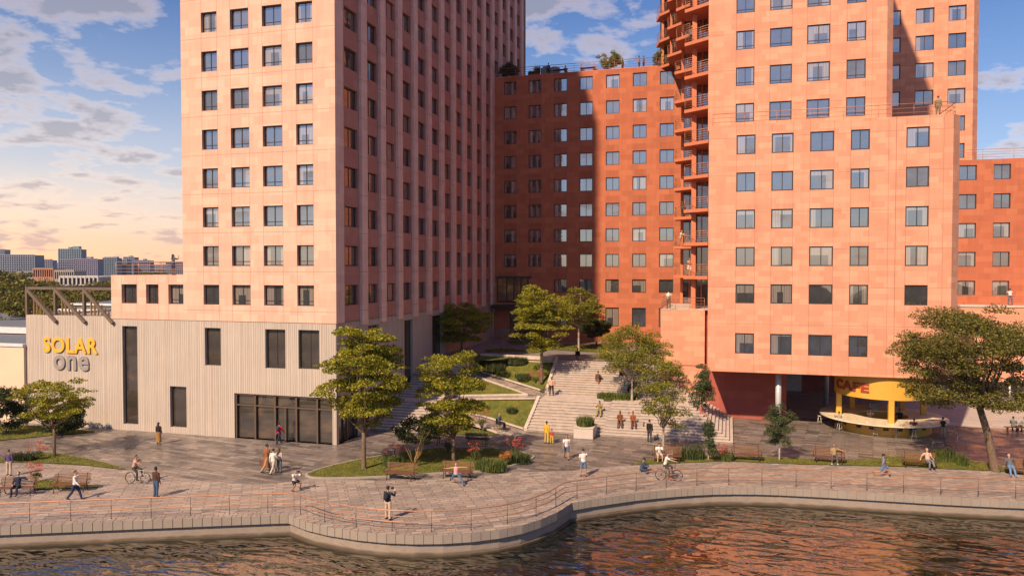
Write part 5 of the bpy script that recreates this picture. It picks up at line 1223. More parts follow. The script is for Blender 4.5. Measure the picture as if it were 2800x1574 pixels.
def person(loc, ang, pose, label, top=(.6, .6, .6), bot=(.05, .06, .1), sk=0, hair='k', h=1.76, sleeve='short', legs='long', long_hair=False, hat=None, coat=False, shoe=(.03, .025, .02), vox=.014, group=None, fem=False, scarf=None):
    global PN; PN += 1
    s = h/1.76; P_ = POSES[pose]; r = empty('person', loc, R_(ang), label=label, cat='person', group=group)
    def leg(side, spec):
        th, kn, ab = spec; hx = .09*side; A = Vector((hx, 0, 0)); ca, sa = math.cos(R_(ab)), math.sin(R_(ab))
        B = A+Vector((side*sa, -math.sin(R_(th))*ca, -math.cos(R_(th))*ca))*.43
        a2 = th-kn; C_ = B+Vector((side*sa*.5, -math.sin(R_(a2)), -math.cos(R_(a2)))).normalized()*.42
        ft = max(-50, min(15, a2*.5)); D = C_+Vector((side*.03, -math.cos(R_(ft)), math.sin(R_(ft))*.4-.22)).normalized()*.17
        if pose in ('lunge', 'leap') and kn > 35: D = C_+Vector((0, -.08, -.13))
        return A, B, C_, D
    Lg, Rg = leg(1, P_['L']), leg(-1, P_['Rr'])
    if 'seat' in P_: hz = P_['seat']/s+.10
    else: hz = -min(Lg[2].z, Rg[2].z, Lg[3].z+.02, Rg[3].z+.02)+.065
    O = Vector((0, 0, hz)); Lg = [O+p for p in Lg]; Rg = [O+p for p in Rg]
    ln = R_(P_['lean']); U = Vector((0, -math.sin(ln), math.cos(ln)))
    Fw = Vector((0, -math.cos(ln), -math.sin(ln)))
    waist, chest, neck = O+U*.16, O+U*.36, O+U*.50
    sh = .165 if fem else .185
    nod = R_(P_.get('nod', 0)+P_['lean']*.4); HU = Vector((0, -math.sin(nod), math.cos(nod))); HF = Vector((0, -math.cos(nod), -math.sin(nod)))
    head = neck+U*.06+HU*.135
    def arm(side, spec):
        sp_, sa_, el = spec; A = O+U*.455+Vector((sh*side, 0, 0)); sp2 = sp_+P_['lean']*.5; c_ = math.cos(R_(sa_))
        B = A+Vector((side*math.sin(R_(sa_)), -math.sin(R_(sp2))*c_, -math.cos(R_(sp2))*c_))*.285
        f2 = sp2+el; si = -.28 if el > 40 and sa_ < 45 else math.sin(R_(sa_))*.9
        d2 = Vector((side*si, -math.sin(R_(f2)), -math.cos(R_(f2)))).normalized()
        if sa_ > 60: d2 = Vector((side*math.sin(R_(sa_)), -math.sin(R_(sp_+el)), -.05)).normalized()
        C_ = B+d2*.245; return A, B, C_, C_+d2*.085, d2
    La, Ra = arm(1, P_['la']), arm(-1, P_['ra'])
    b = MB(); S_ = s
    def T(pts_, rad, n=9, flat=None): b.tube(pts_, rad, n, flat=flat)
    wf = .92 if fem else 1
    T([O-U*.06, O+U*.04, waist, chest, O+U*.45, O+U*.50], [.12, .155*wf, .125*wf, .155*wf, .15*wf, .06], 10, [(1, .7), (1, .72), (1, .72), (1, .68), (1.05, .6), (1, 1)])
    T([neck-U*.04, neck+U*.03, head-HU*.05], [.055, .052, .055], 8)
    b.ell(head, (.076, .094, .112), 12, 8)
    b.ell(head+HF*.045-HU*.06, (.05, .045, .05), 8, 6)              # jaw
    b.tube([head+HF*.085+HU*.02, head+HF*.112-HU*.012], [.012, .017], 6)  # nose
    for sd in (1, -1): b.ell(head+Vector((sd*.078, 0, 0))-HU*.005, (.014, .022, .032), 6, 5)
    b.tube([head+HF*.088-HU*.055-Vector((.022, 0, 0)), head+HF*.096-HU*.052, head+HF*.088-HU*.055+Vector((.022, 0, 0))], .009, 5)  # lips
    for A, B, C_, D in (Lg, Rg):
        T([A+U*.02, A.lerp(B, .35), B, B.lerp(C_, .3), C_.lerp(B, .25), C_], [.088, .08, .056, .058, .040, .036], 9)
        T([C_+Vector((0, .03, -.01)), C_.lerp(D, .5)-Vector((0, 0, .008)), D], [.036, .034, .022], 7)
    for side, (A, B, C_, D, d2) in ((1, La), (-1, Ra)):
        T([A, A.lerp(B, .4), B, B.lerp(C_, .3), C_], [.050, .046, .038, .036, .025], 8)
        T([C_-d2*.01, C_.lerp(D, .6), D], [.024, .036, .034], 8, [(1, .8), (1.1, .55), (1.1, .5)])
        X_ = d2.cross(Vector((0, 0, 1)) if abs(d2.z) < .9 else Vector((0, 1, 0))).normalized(); Y_ = X_.cross(d2).normalized()
        if abs(d2.z) >= .9: X_, Y_ = Y_, X_
        curl = -Y_ if (pose not in ('stand', 'walk', 'walk2')) else Vector((0, -1, 0))
        for fi, (o_, ln_) in enumerate(((-.027, .062), (-.009, .078), (.009, .072), (.026, .056))):
            p0 = D-d2*.015+X_*o_; p1 = p0+d2*ln_*.55; p2 = p1+(d2*.6+curl*.7).normalized()*ln_*.45
            b.tube([p0, p1, p2], [.0095, .0085, .0072], 5)
        q0 = C_+d2*.02+X_*(-.028); b.tube([q0, q0-X_*.022+d2*.028, q0-X_*.020+d2*.055+curl*.015], [.012, .010, .008], 5)
    def fin(mb, name, mt, v):
        mb.v = [(x*S_, y*S_, z*S_) for x, y, z in mb.v]; o = _build(mb, name, mt, r)
        if v: remesh(o, v)
        return o
    fin(b, 'body', skin(sk), vox if vox < .02 else .018)
    # shirt, jacket or coat
    b = MB(); g_ = .018 if not coat else .028
    T([O-U*(.03 if not coat else .10), O+U*.05, waist, chest, O+U*.46, O+U*.515], [.165*wf+g_*.2, .160*wf+g_*.4, .135*wf+g_, .162*wf+g_, .165*wf+g_, .075+g_*.3], 10, [(1, .74), (1, .76), (1, .76), (1, .72), (1.04, .62), (1, .9)])
    for A, B, C_, D, d2 in (La, Ra):
        if sleeve == 'none': continue
        if sleeve == 'short': T([A-(B-A)*.08, A.lerp(B, .7)], [.064+g_*.4, .060+g_*.3], 8)
        else: T([A-(B-A)*.08, A.lerp(B, .4), B, B.lerp(C_, .4), C_-(C_-B)*.03], [.064+g_*.4, .058+g_*.4, .050+g_*.4, .044+g_*.4, .034+g_*.4], 8)
    if coat:
        dn = Vector((0, .02, -1)); T([O+U*.04, O-Vector((0, 0, .25)), O-Vector((0, -.02, .55))], [.185, .215, .245], 12, [(1, .75)]*3)
    fin(b, 'coat' if coat else 'shirt', cloth(top), vox)
    b = MB()
    T([O+U*.07, O-U*.03, O-U*.10], [.158*wf, .170*wf, .14], 10, [(1, .76)]*3)
    if legs == 'skirt' or legs == 'dress':
        kL = (Lg[1]+Rg[1])/2; kC = (Lg[2]+Rg[2])/2
        T([O+U*.03, O.lerp(kL, .5), kL, kL.lerp(kC, .75)], [.165, .19, .205, .235], 12, [(1, .78)]*4)
    else:
        for A, B, C_, D in (Lg, Rg):
            if legs == 'short': T([A+U*.03, A.lerp(B, .4), A.lerp(B, .88)], [.105, .098, .088], 9)
            else: T([A+U*.03, A.lerp(B, .4), B, B.lerp(C_, .5), C_-(C_-B)*.02], [.104, .094, .072, .066, .058], 9)
    fin(b, {'skirt': 'skirt', 'dress': 'skirt', 'short': 'shorts'}.get(legs, 'trousers'), cloth(bot), vox)
    for A, B, C_, D in (Lg, Rg):
        b = MB(); f = (D-C_); T([C_+Vector((0, .045, -.025)), C_+Vector((0, .01, -.02)), C_.lerp(D, .6)+Vector((0, 0, -.002)), D+f*.18], [.040, .048, .043, .026], 8, [(1, .8)]*4); fin(b, 'shoe', cloth(shoe), 0)
    b = MB()
    if hat:
        b.ell(head+HU*.045-HF*.01, (.088, .102, .082), 12, 7); b.tube([head+HU*.055+HF*.08, head+HU*.045+HF*.15], [.07, .05], 8, flat=(1, .16)); fin(b, 'hat', cloth(hat), 0)
    if True:
        b = MB(); b.ell(head+HU*.03-HF*.022, (.086, .094, .100), 12, 8)
        if long_hair: T([head+HU*.03-HF*.04, head-HF*.07-HU*.06, neck-Fw*.08-U*.04, chest-Fw*.115], [.085, .085, .075, .045], 9, [(1, .6)]*4)
        if long_hair == 'bun': pass
        fin(b, 'hair', plain('hair', HAIRC[hair], .6), .02)
    if not (hair == 'x'):
        b = MB()
        for sd in (1, -1): b.ell(head+HF*.088+HU*.012+Vector((sd*.031, 0, 0)), (.010, .006, .006), 6, 4)
        fin(b, 'eyes', plain('eye', (.02, .015, .012), .2), 0)
    r['_hands'] = [tuple(La[3]*S_), tuple(Ra[3]*S_)]; r['_back'] = tuple((chest-Fw*.2)*S_)
    return r
def at(px_, py_, z=0.0): p = G(px_, py_, z); return (p.x, p.y, z+.004)
def on_bench(i, dx_): p, a_ = BP[i]; return (p.x+dx_*math.cos(a_), p.y+dx_*math.sin(a_)+.02, .012), math.degrees(a_)
white, navy, grey, brown, black, denim, beige = (.62, .60, .57), (.025, .03, .06), (.22, .22, .22), (.15, .075, .04), (.018, .018, .02), (.06, .10, .18), (.42, .32, .22)
l_, a_ = on_bench(0, .0); person(l_, a_, 'sit_arm', 'man in navy suit and white shirt with one arm along the left bench', navy, (.03, .03, .05), sleeve='long')
person(at(25, 1300, .05), 200, 'stand', 'person in a purple top standing on the grass wedge at the left edge', (.09, .06, .14), (.45, .36, .28), sleeve='long', hair='b')
person(at(206, 1366), 110, 'walk', 'man in white long sleeved shirt and navy trousers walking past the left bench', white, (.03, .04, .10), sleeve='long', h=1.82, shoe=(.08, .03, .02))
person(at(427, 1359), 175, 'stand', 'man seen from behind in dark brown jacket and blue jeans', (.075, .04, .025), denim, sk=2, sleeve='long', h=1.86)
person(at(434, 1214), 190, 'stand', 'woman with a long patterned skirt standing near the concrete wall', (.03, .02, .02), (.28, .15, .06), sk=2, sleeve='long', legs='skirt', long_hair=True, fem=True, h=1.74)
person(at(763, 1213), 165, 'walk', 'person in a bright red jacket at the glass entrance', (.60, .03, .05), navy, sleeve='long', hair='k', h=1.74)
person(at(729, 1290), 150, 'walk', 'tall person in a rust brown coat leading the group of three', (.24, .095, .045), (.36, .22, .13), sk=1, sleeve='long', coat=True, h=1.98)
person(at(747, 1296), 170, 'walk', 'person in white shirt and pale trousers, middle of the group of three', (.60, .57, .52), (.46, .40, .34), sleeve='long', hair='k', h=1.80)
person(at(764, 1292), 185, 'stand', 'long haired woman with pale top, rightmost of the group of three', (.50, .44, .38), (.13, .15, .16), sleeve='long', hair='b', long_hair=True, fem=True, h=1.68)
ph1 = person(at(806, 1340), 60, 'squat', 'crouching photographer in white shirt and black shorts', white, black, sk=1, sleeve='short', legs='short', shoe=(.12, .03, .02))
ph2 = person(at(1061, 1420), 172, 'photo', 'photographer in black jacket and pale trousers with raised camera near the railing', (.03, .035, .045), (.50, .38, .29), sleeve='long', hat=black, h=1.86)
person(at(1247, 1326), 25, 'leap', 'girl in pink top and jeans striding with arms spread', (.72, .34, .36), (.09, .15, .26), sleeve='none', hair='b', fem=True, h=1.62, legs='long')
person(at(1495, 1212), 170, 'stand', 'woman in a long yellow outfit holding hands with a child', (.58, .36, .04), (.58, .36, .04), sk=2, sleeve='long', legs='long', fem=True, h=1.78)
person(at(1509, 1213), 185, 'stand', 'small child in red shirt and yellow trousers', (.45, .07, .05), (.55, .36, .05), sk=2, h=1.18, legs='long')
person(at(1549, 1254), 15, 'walk', 'man in white T-shirt and slate shorts walking on the plaza joint', white, (.09, .11, .17), sk=1, legs='short', h=1.82)
person(at(1595, 1302), 200, 'phone', 'man in white T-shirt and blue shorts holding a phone', white, (.11, .16, .26), sk=1, legs='short', h=1.84)
person(at(1508, 1081, ZL), 10, 'akimbo', 'person in peach top with hands on hips on the stair landing', (.62, .33, .24), black, sk=2, fem=True, h=1.74)
person(at(1579, 998, 3.9), 20, 'climb', 'woman in black top and brown skirt near the head of the central stairs', black, (.26, .13, .05), sk=1, sleeve='long', legs='skirt', fem=True)
p_ = at(1656, 985, 4.0); person((p_[0], p_[1], 3.98), -15, 'sit', 'person in a yellow top sitting at the head of the stairs', (.50, .34, .08), black, sk=1, fem=True)
person(at(1634, 1064, 2.3), 160, 'climb', 'person in dark vest and brown trousers climbing the upper flight', (.10, .06, .045), (.26, .10, .045), sk=1, sleeve='long')
p_ = (-10.35, 62.6, 1.05); person((-10.3, 62.78, 1.05), -8, 'sit_read', 'man in olive shirt reading on the long stone seating block', (.26, .20, .08), (.33, .27, .12), sk=1, sleeve='long')
person((-8.4, 61.25, .55), 5, 'sit', 'woman in brown coat sitting on the low stone block, left of two', (.17, .065, .03), (.17, .065, .03), sk=2, sleeve='long', long_hair=True, fem=True)
person((-7.35, 61.3, .55), 12, 'sit', 'woman in rust brown clothes sitting on the low stone block, right of two', (.26, .085, .035), (.18, .06, .03), sk=2, sleeve='long', fem=True)
person((-9.25, 69.0, 2.6), 20, 'stand', 'dark clothed figure standing in the shade under the feathery tree', black, black, sk=2, sleeve='long')
person((-8.2, 68.0, 2.25), -60, 'sit', 'dark clothed figure sitting under the feathery tree', black, black, sk=2, sleeve='long')
person(at(1741, 1128, .9), 30, 'sit', 'person with a teal garment sitting between the two feathery trees', (.10, .07, .05), (.02, .17, .15), sk=1)
person(at(1776, 1208), 160, 'stand', 'person in dark clothes standing below the airy pale trunked tree', black, (.05, .045, .045), sleeve='long', h=1.8)
person(at(1754, 1291), 100, 'floor', 'man in navy sweater and cap sitting on the paving', (.045, .07, .13), (.035, .05, .09), sleeve='long', hat=black, sk=1)
l_, a_ = on_bench(4, -.55); person(l_, a_+12, 'sit_read', 'man in a white T-shirt reading on the bench behind the cyclist', white, (.50, .42, .33), sk=0, legs='short')
person((-2.0, 63.7, 1.0), 70, 'sit_arm', 'person in pink sitting on the corner steps below the conifer', (.45, .13, .10), (.35, .20, .16), sk=1, sleeve='long')
person((-2.4, 66.9, 2.0), 60, 'sit', 'person in dark red sitting on the corner steps beside the maroon wall', (.25, .04, .03), black, sk=2, sleeve='long')
wc = at(1366, 1172, .35); person((wc[0], wc[1], .3), 80, 'wheel', 'person in a grey jacket sitting in a wheelchair on the ramp', (.09, .11, .14), black, sleeve='long', hair='b')
WCH = empty('wheelchair', (wc[0], wc[1], .3), R_(80), label='black wheelchair on the ramp beside the lower sloped lawn', cat='wheelchair')
q = MB(); q.box(-.22, .22, -.24, .2, .46, .50); _build(q, 'seat', M_black, WCH); q = MB(); q.box(-.22, .22, .2, .23, .5, .92); _build(q, 'backrest', M_black, WCH)
for sx in (-.28, .28):
    q = MB(); q.tube([(sx, .1+.3*math.cos(R_(k*18)), .3+.3*math.sin(R_(k*18))) for k in range(20)], .018, 6, closed=True)
    for k in range(10): q.tube([(sx, .1, .3), (sx, .1+.3*math.cos(R_(k*36)), .3+.3*math.sin(R_(k*36)))], .003, 3)
    _build(q, 'wheel', M_tyre, WCH)
    q = MB(); q.tube([(sx*.8, .24, .95), (sx*.8, .22, .3), (sx*.8, -.25, .46), (sx*.7, -.42, .12)], .013, 6); q.tube([(sx*.8, -.3+.07*math.cos(R_(k*40)), .075+.07*math.sin(R_(k*40))) for k in range(9)], .012, 5, closed=True); _build(q, 'frame', M_iron, WCH)
l_, a_ = on_bench(6, .35); person(l_, a_, 'sit_arm', 'woman in tan sleeveless top sitting on the third right hand bench', (.30, .21, .10), (.09, .085, .09), sk=1, long_hair=True, fem=True, shoe=white)
person(at(2415, 1303), 95, 'lunge', 'runner in blue and white vest stretching in a lunge by the railing', (.12, .16, .30), (.09, .17, .32), sk=1, legs='short', sleeve='none', hair='k', hat=black, h=1.7)
l_, a_ = on_bench(7, .55); person(l_, a_+25, 'sit_cross', 'man in pale pink shirt sitting on the bench near the parked bicycle', (.58, .36, .30), (.16, .17, .20), sk=0, hair='y', sleeve='short')
l_, a_ = on_bench(8, -.75); person(l_, a_+8, 'recline', 'man in grey jacket and blue jeans lounging on the bench under the big tree', (.10, .11, .14), (.12, .20, .36), sk=0, hair='g', sleeve='long')
l_, a_ = on_bench(8, .2); person(l_, a_-8, 'sit', 'person in dark clothes at the right edge on the bench under the big tree', (.06, .02, .02), black, sk=1, sleeve='long')
def cafe_at(an, r_): return (CX+r_*math.cos(R_(an)), CY+r_*math.sin(R_(an)))
p_ = stools[1]; q_ = xz(*p_[0]); person((q_.x, q_.y, .0), 195, 'stool', 'man in a grey shirt sitting at the left of the cafe counter', (.24, .24, .25), black, sk=1, sleeve='long')
q_ = xz(*stools[4][0]); person((q_.x, q_.y, .0), 180, 'stool', 'man in a dark red shirt sitting at the front of the cafe counter', (.12, .035, .03), denim, sk=2, sleeve='short')
person(at(2578, 1199), 170, 'counter', 'person in black top and beige trousers standing at the right end of the counter', black, (.35, .25, .19), sk=1, sleeve='none', fem=True)
person((CX-1.1, CY-.9, 0), 10, 'counter', 'barista in a cream shirt working inside the counter ring', (.55, .44, .33), black, sk=1, hair='b')
person((CX+1.3, CY-.3, 0), -30, 'counter', 'dark clothed barista on the right inside the counter ring', black, black, sk=2, sleeve='long')
person((GY(473, 752, 51.75).x, 51.8, topz), 170, 'raise', 'woman with raised arms on the terrace left of the pink tower', (.10, .11, .16), (.03, .05, .13), sk=2, fem=True, long_hair=True, legs='short')
p_ = GY(1828, 843, 71.0); person((p_.x, 71.1, 9.79), 185, 'stand', 'person with a white backpack on the terrace of the projecting coral block', (.60, .57, .52), (.10, .09, .08), sleeve='short')
p_ = GY(2763, 834, 89.0); person((p_.x, 89.1, 9.76), 180, 'lean_rail', 'person in white shirt and blue trousers on the far right terrace', white, (.10, .13, .24), sk=1)
p_ = GY(2565, 312, 67.0); person((p_.x, 67.0, ZR), 150, 'stand', 'person in olive jacket on the high terrace of the coral tower', (.20, .17, .10), (.16, .15, .12), sleeve='long', hair='b')
for i, (x_, dy_, top_, po, lab) in enumerate([(790, 0, (.10, .11, .14), 'stand', 'standing person in dark clothes at the left of the roof terrace'), (1015, .3, (.28, .10, .07), 'sit', 'person in dark red sitting behind the roof table'), (1235, .2, (.40, .18, .14), 'sit', 'person in pink sitting on the roof terrace, left of the golden bush'),
        (1400, .5, (.30, .10, .07), 'sit', 'person in rust red sitting on the roof terrace, nearest left of the golden bush'), (1790, .3, (.12, .13, .08), 'stand', 'person in green just right of the big golden bush'), (2018, 0, (.35, .20, .15), 'stand', 'person in tan, left of the couple on the roof terrace'), (2078, .2, (.14, .10, .08), 'stand', 'person in dark brown, right of the couple on the roof terrace')]):
    p_ = GY(1340+x_/4.954, 200, 92.6); person((p_.x, 92.6+dy_, 37.66), 20*i, po, lab, top_, black, sk=i % 3, sleeve='long', vox=.03)
person((-3.5, 72.9, 9.75+3.1+.0), 30, 'phone', 'person in a pink top on the lowest projecting balcony', (.55, .25, .18), white, sk=1, legs='short', fem=True, vox=.02)
person((-3.4, 73.0, 9.75+3.1*8), 190, 'stand', 'person in white cap and dark jacket on a high balcony', (.15, .16, .15), black, sk=2, sleeve='long', hat=white, vox=.02)
person((-4.9, 82.6, 9.75+3.1*2), 60, 'lean_rail', 'person in white shirt on a low rear balcony', white, (.45, .3, .2), vox=.02)
person((-4.75, 82.9, 9.75+3.1*3), -40, 'stand', 'dark clothed person leaning on a rear balcony above', (.06, .05, .05), black, sk=2, sleeve='long', vox=.02)
for (x_, y_), z_, an, po, top_, bt, lab in [((1830, 960), UP, 0, 'stand', (.45, .40, .36), (.3, .3, .3), 'person with pale top in the courtyard behind the feathery tree, left'), ((1958, 975), UP, 150, 'walk', (.50, .44, .36), (.4, .38, .34), 'person in cream walking in the courtyard beside the projecting coral block'),
        ((1180, 925), UP, 20, 'stand', (.50, .48, .50), (.04, .05, .07), 'person in white standing against the rust red wall by the dark bushes'), ((322, 870), UP, 10, 'stand', (.45, .08, .06), (.5, .48, .46), 'person in red and white before the dark entrance')]:
    v_ = zv(x_, y_); person((v_.x, v_.y, UP+.004), an, po, lab, top_, bt, sk=1, vox=.02)
tx_ = at(2785, 1183); tb = MB()
person((tx_[0]-.35, tx_[1]+.1, 0), 150, 'sit', 'person in grey sitting at the far right table, left of two', (.16, .18, .17), (.07, .07, .07), sk=1, sleeve='long', vox=.02)
person((tx_[0]+.45, tx_[1]+.2, 0), 200, 'sit', 'person in pale jacket sitting at the far right table, right of two', (.28, .26, .22), (.07, .07, .07), sk=1, sleeve='long', vox=.02)
tb.box(-1.0, 1.1, -.24, .16, .41, .45); tb.box(-.8, -.72, -.2, .12, 0, .41); tb.box(.8, .88, -.2, .12, 0, .41); o_ = _build(tb, 'low_bench', M_woodd); o_.location = (tx_[0], tx_[1]+.14, .008); tag(o_, 'low wooden bench under the two people at the far right', 'bench')
# riders sit on their bicycles
for bk, lab, kw in ((bkA, 'man in a pink shirt and dark trousers riding the pale bicycle', dict(top=(.55, .34, .27), bot=(.06, .05, .045), sk=1, sleeve='short', hair='k')), (bkB, 'man in a white shirt riding the black bicycle along the railing', dict(top=white, bot=(.07, .065, .06), sk=0, sleeve='short', hair='b', shoe=(.2, .06, .03)))):
    a_ = bk.rotation_euler.z; c_, s_ = math.cos(a_), math.sin(a_); l_ = Vector((-.24, 0, -.07)); person((bk.location.x+l_.x*c_, bk.location.y+l_.x*s_, 0), math.degrees(a_)+90, 'ride', lab, **kw)
def held(pr, k, dz, name, label, cat, build, mt):
    hs = pr['_hands']; p = (Vector(hs[0])+Vector(hs[1]))/2 if k == 'both' else Vector(hs[k]); p = pr.matrix_basis @ (p+Vector(dz)); q = MB(); build(q); o = _build(q, name, mt); o.location = p; o.rotation_euler = pr.rotation_euler; tag(o, label, cat, 'cameras held by photographers' if name == 'camera' else None)
def cam_b(q): q.box(-.07, .07, -.035, .035, -.045, .045); q.box(-.03, .03, -.02, .02, .046, .065); q.tube([(0, -.036, 0), (0, -.12, 0)], .036, 10)
held(ph1, 'both', (0, -.05, .02), 'camera', 'black camera held by the crouching photographer', 'camera', cam_b, M_black); held(ph2, 'both', (0, -.05, .02), 'camera', 'black camera raised by the photographer near the railing', 'camera', cam_b, M_black)
def pack(pr_loc, ang, z, col, label):
    o = empty('backpack', (pr_loc[0], pr_loc[1], z), R_(ang), label=label, cat='backpack'); q = MB(); q.ell((0, 0, 0), (.16, .10, .24), 12, 8); _build(q, 'bag', cloth(col), o); q = MB(); q.ell((0, .085, -.06), (.11, .05, .11), 10, 6); _build(q, 'pocket', cloth(col), o)
p_ = at(1061, 1420); pack((p_[0]-.02, p_[1]-.20), 172+180-180, 1.32, (.02, .022, .028), 'black backpack worn by the photographer near the railing')
p_ = at(763, 1213); pack((p_[0]+.05, p_[1]-.22), 165, 1.25, (.03, .04, .09), 'navy backpack worn by the person in red')
p_ = GY(1828, 843, 71.0); pack((p_.x, 71.1-.2), 185, 9.79+1.28, (.62, .60, .56), 'white backpack worn on the projecting coral terrace')
p_ = at(729, 1290); q = MB(); q.box(-.18, .18, -.05, .05, .42, .70); q.tube([(-.12, 0, .70), (-.08, 0, .84), (.08, 0, .84), (.12, 0, .70)], .012, 6); o_ = _build(q, 'handbag', plain('tan_leather', (.14, .06, .03), .5)); o_.location = (p_[0]-.36, p_[1], 0); tag(o_, 'brown handbag carried by the person in the rust coat', 'handbag')

# roof terrace furniture
for i, (x_, lab) in enumerate([(945, 'low wooden table on the roof terrace beside the dark red sitter'), (1325, 'low table with greenery on the roof terrace')]):
    p_ = GY(1340+x_/4.954, 200, 92.5); r_ = empty('roof_table', (p_.x, 92.5, 37.66), label=lab, cat='table', group='roof terrace tables'); q = MB(); q.box(-.9, .9, -.35, .35, .68, .73); _build(q, 'tabletop', M_wood, r_)
    for sx in (-.8, .8):
        q = MB(); q.box(sx-.04, sx+.04, -.3, .3, 0, .675); _build(q, 'leg', M_iron, r_)
for i, (x_, lab) in enumerate([(560, 'low planter on the roof terrace, left of two'), (635, 'planter with a thin sapling on the roof terrace')]):
    p_ = GY(1340+x_/4.954, 200, 92.5); tuft((p_.x, 92.5, 38.0), .42, .55 if i == 0 else 1.2, 120+i, lab+', its leaves', n=160, w_=.03, mt=M_lfD, group=None)
    q = MB(); q.tube([(0, 0, 0), (0, 0, .42)], [.34, .42], 14); o_ = _build(q, 'plant_pot', M_iron); o_.location = (p_.x, 92.5, 37.66); tag(o_, lab, 'planter')
q = MB(); q.box(-1.2, 1.2, -.4, .4, 0, 1.3); q.box(-1.0, -.3, -.3, .3, 1.3, 1.55); q.box(.2, .9, -.25, .25, 1.3, 1.42); p_ = GY(1340+815/4.954, 200, 93.4); o_ = _build(q, 'rooftop_unit', plain('grey_metal', (.20, .23, .28), .5, .3), None, .03); o_.location = (p_.x, 93.6, 37.66); tag(o_, 'grey ventilation unit on the roof behind the standing person', 'roof unit')

# ================================================================== BEYOND THE PODIUM: LOW BUILDING, TREES, CITY
LB = wroot('low_building', (-70, 60, 0), 'cream rendered low building with grey stepped roofs at the left edge', 'building')
M_cream = plain('cream_render', (.66, .50, .36), .85, var=.05, nscale=.5); M_groof = plain('grey_roof', (.13, .15, .18), .7, var=.1); M_wcop = plain('white_coping', (.6, .6, .6), .6)
q = MB(); q.box(-100, XP-.02, 51.0, 60, 0, 6.7); q.build('wall', M_cream, LB); q = MB(); q.box(-100.1, XP-.02, 50.9, 51.3, 6.703, 6.95); q.box(-100, XP-.02, 59.7, 60.1, 6.9, 7.5); q.build('coping', M_wcop, LB)
q = MB(); q.box(-100, XP-.02, 51.4, 59.6, 6.703, 6.8); q.box(-130, XP-3, 60.2, 84, 0, 7.6); q.box(-150, XP-6, 86, 104, 0, 8.3); q.build('roof', M_groof, LB)
q = MB(); q.box(-130.1, XP-2.9, 83.7, 84.1, 7.603, 7.9); q.box(-150, XP-6, 85.8, 86.1, 8.303, 8.6); q.build('roof_edge', M_wcop, LB)
def ray_at(px_, py_, dist): return Vector((0, 0, EYE))+ray(px_, py_)*dist
def city_block(x0, x1, ytop, dist, label, col, nx, ny, roof=None, group='distant city towers', seed=0, yb=None):
    a_, b_ = ray_at(x0, ytop, dist), ray_at(x1, ytop, dist); H_ = a_.z; wd = (b_-a_).length; c = (a_+b_)/2
    o = empty('city_building', (c.x, c.y, 0), YAW+R_(6), label=label, cat='building', group=group); dp = max(14, wd*.6)
    mt = plain('city_wall_%d' % (seed % 4), col, .85, var=.08, nscale=.05)
    q = MB(); z0 = 0; fh_ = H_/ny; cw = wd/nx
    q.box(-wd/2, wd/2, .8, dp, 0, H_)
    for k in range(ny+1): z = min(H_-.4, k*fh_); q.box(-wd/2, wd/2, .15, .8, z, z+fh_*.34 if k < ny else H_+.6)
    for k in range(nx+1): x = -wd/2+k*cw; q.box(x-cw*.16, x+cw*.16, 0, .8, 0, H_+.3)
    _build(q, 'wall', mt, o)
    q = MB(); q.quad((-wd/2, .7, .5), (wd/2, .7, .5), (wd/2, .7, H_-.5), (-wd/2, .7, H_-.5)); _build(q, 'glazing', plain('city_glass', (.018, .024, .04), .5, 0, .2), o)
    if roof:
        for (f0, f1, h2) in roof: q = MB(); q.box(-wd/2+wd*f0, -wd/2+wd*f1, 3, dp*.6, H_, H_+h2); _build(q, 'roof_plant', mt, o)
    return o
haze_grey = (.19, .22, .30)  # distance haze put into the wall colour as blue-grey
for i, (x0, x1, yt, di, nx, ny, rf, lab) in enumerate([(3, 91, 697, 760, 15, 12, None, 'wide grey slab block, leftmost and nearest on the skyline'), (-14, 10, 682, 900, 5, 14, None, 'taller block half cut by the left edge behind the wide slab'),
        (161, 219, 681, 900, 10, 18, [(.38, .52, 2.6), (.58, .88, 3.6)], 'tallest grey tower of the distant skyline'), (161, 205, 710, 800, 8, 9, None, 'lower front wing before the tallest distant tower'), (202, 264, 708, 780, 12, 11, [(.5, .7, 2.4)], 'blue grey square block right of the tallest distant tower'),
        (282, 318, 705, 820, 8, 11, [(.02, .4, 1.2), (.6, .95, 1.4)], 'grey block with two roof boxes, left of centre in the right cluster'), (316, 345, 710, 840, 6, 10, None, 'plain narrow block in the right skyline cluster'), (338, 366, 703, 880, 6, 13, [(.4, .65, 1.8)], 'slim tower with flared roof in the right cluster'),
        (368, 408, 712, 860, 8, 9, [(.5, .65, 2)], 'rightmost distant square block above the terrace railing'), (108, 141, 711, 1000, 6, 9, [(.2, .8, 1.5)], 'faint stepped block between the slab and the tallest tower'), (92, 108, 716, 1150, 4, 7, None, 'faint small block right of the wide slab'), (141, 162, 719, 1200, 4, 6, None, 'faint low block left of the tallest tower'), (264, 283, 719, 1150, 4, 6, None, 'faint low block between the two clusters'), (408, 462, 723, 1250, 9, 5, None, 'faint long low block beside the pink tower'),
        (455, 500, 718, 1250, 9, 6, None, 'faint block partly behind the pink tower')]):
    city_block(x0, x1, yt, di, lab, (haze_grey[0]*(1+.12*math.sin(i*2.1)), haze_grey[1]*(1+.1*math.sin(i*1.3)), haze_grey[2]), nx, ny, rf, seed=i)
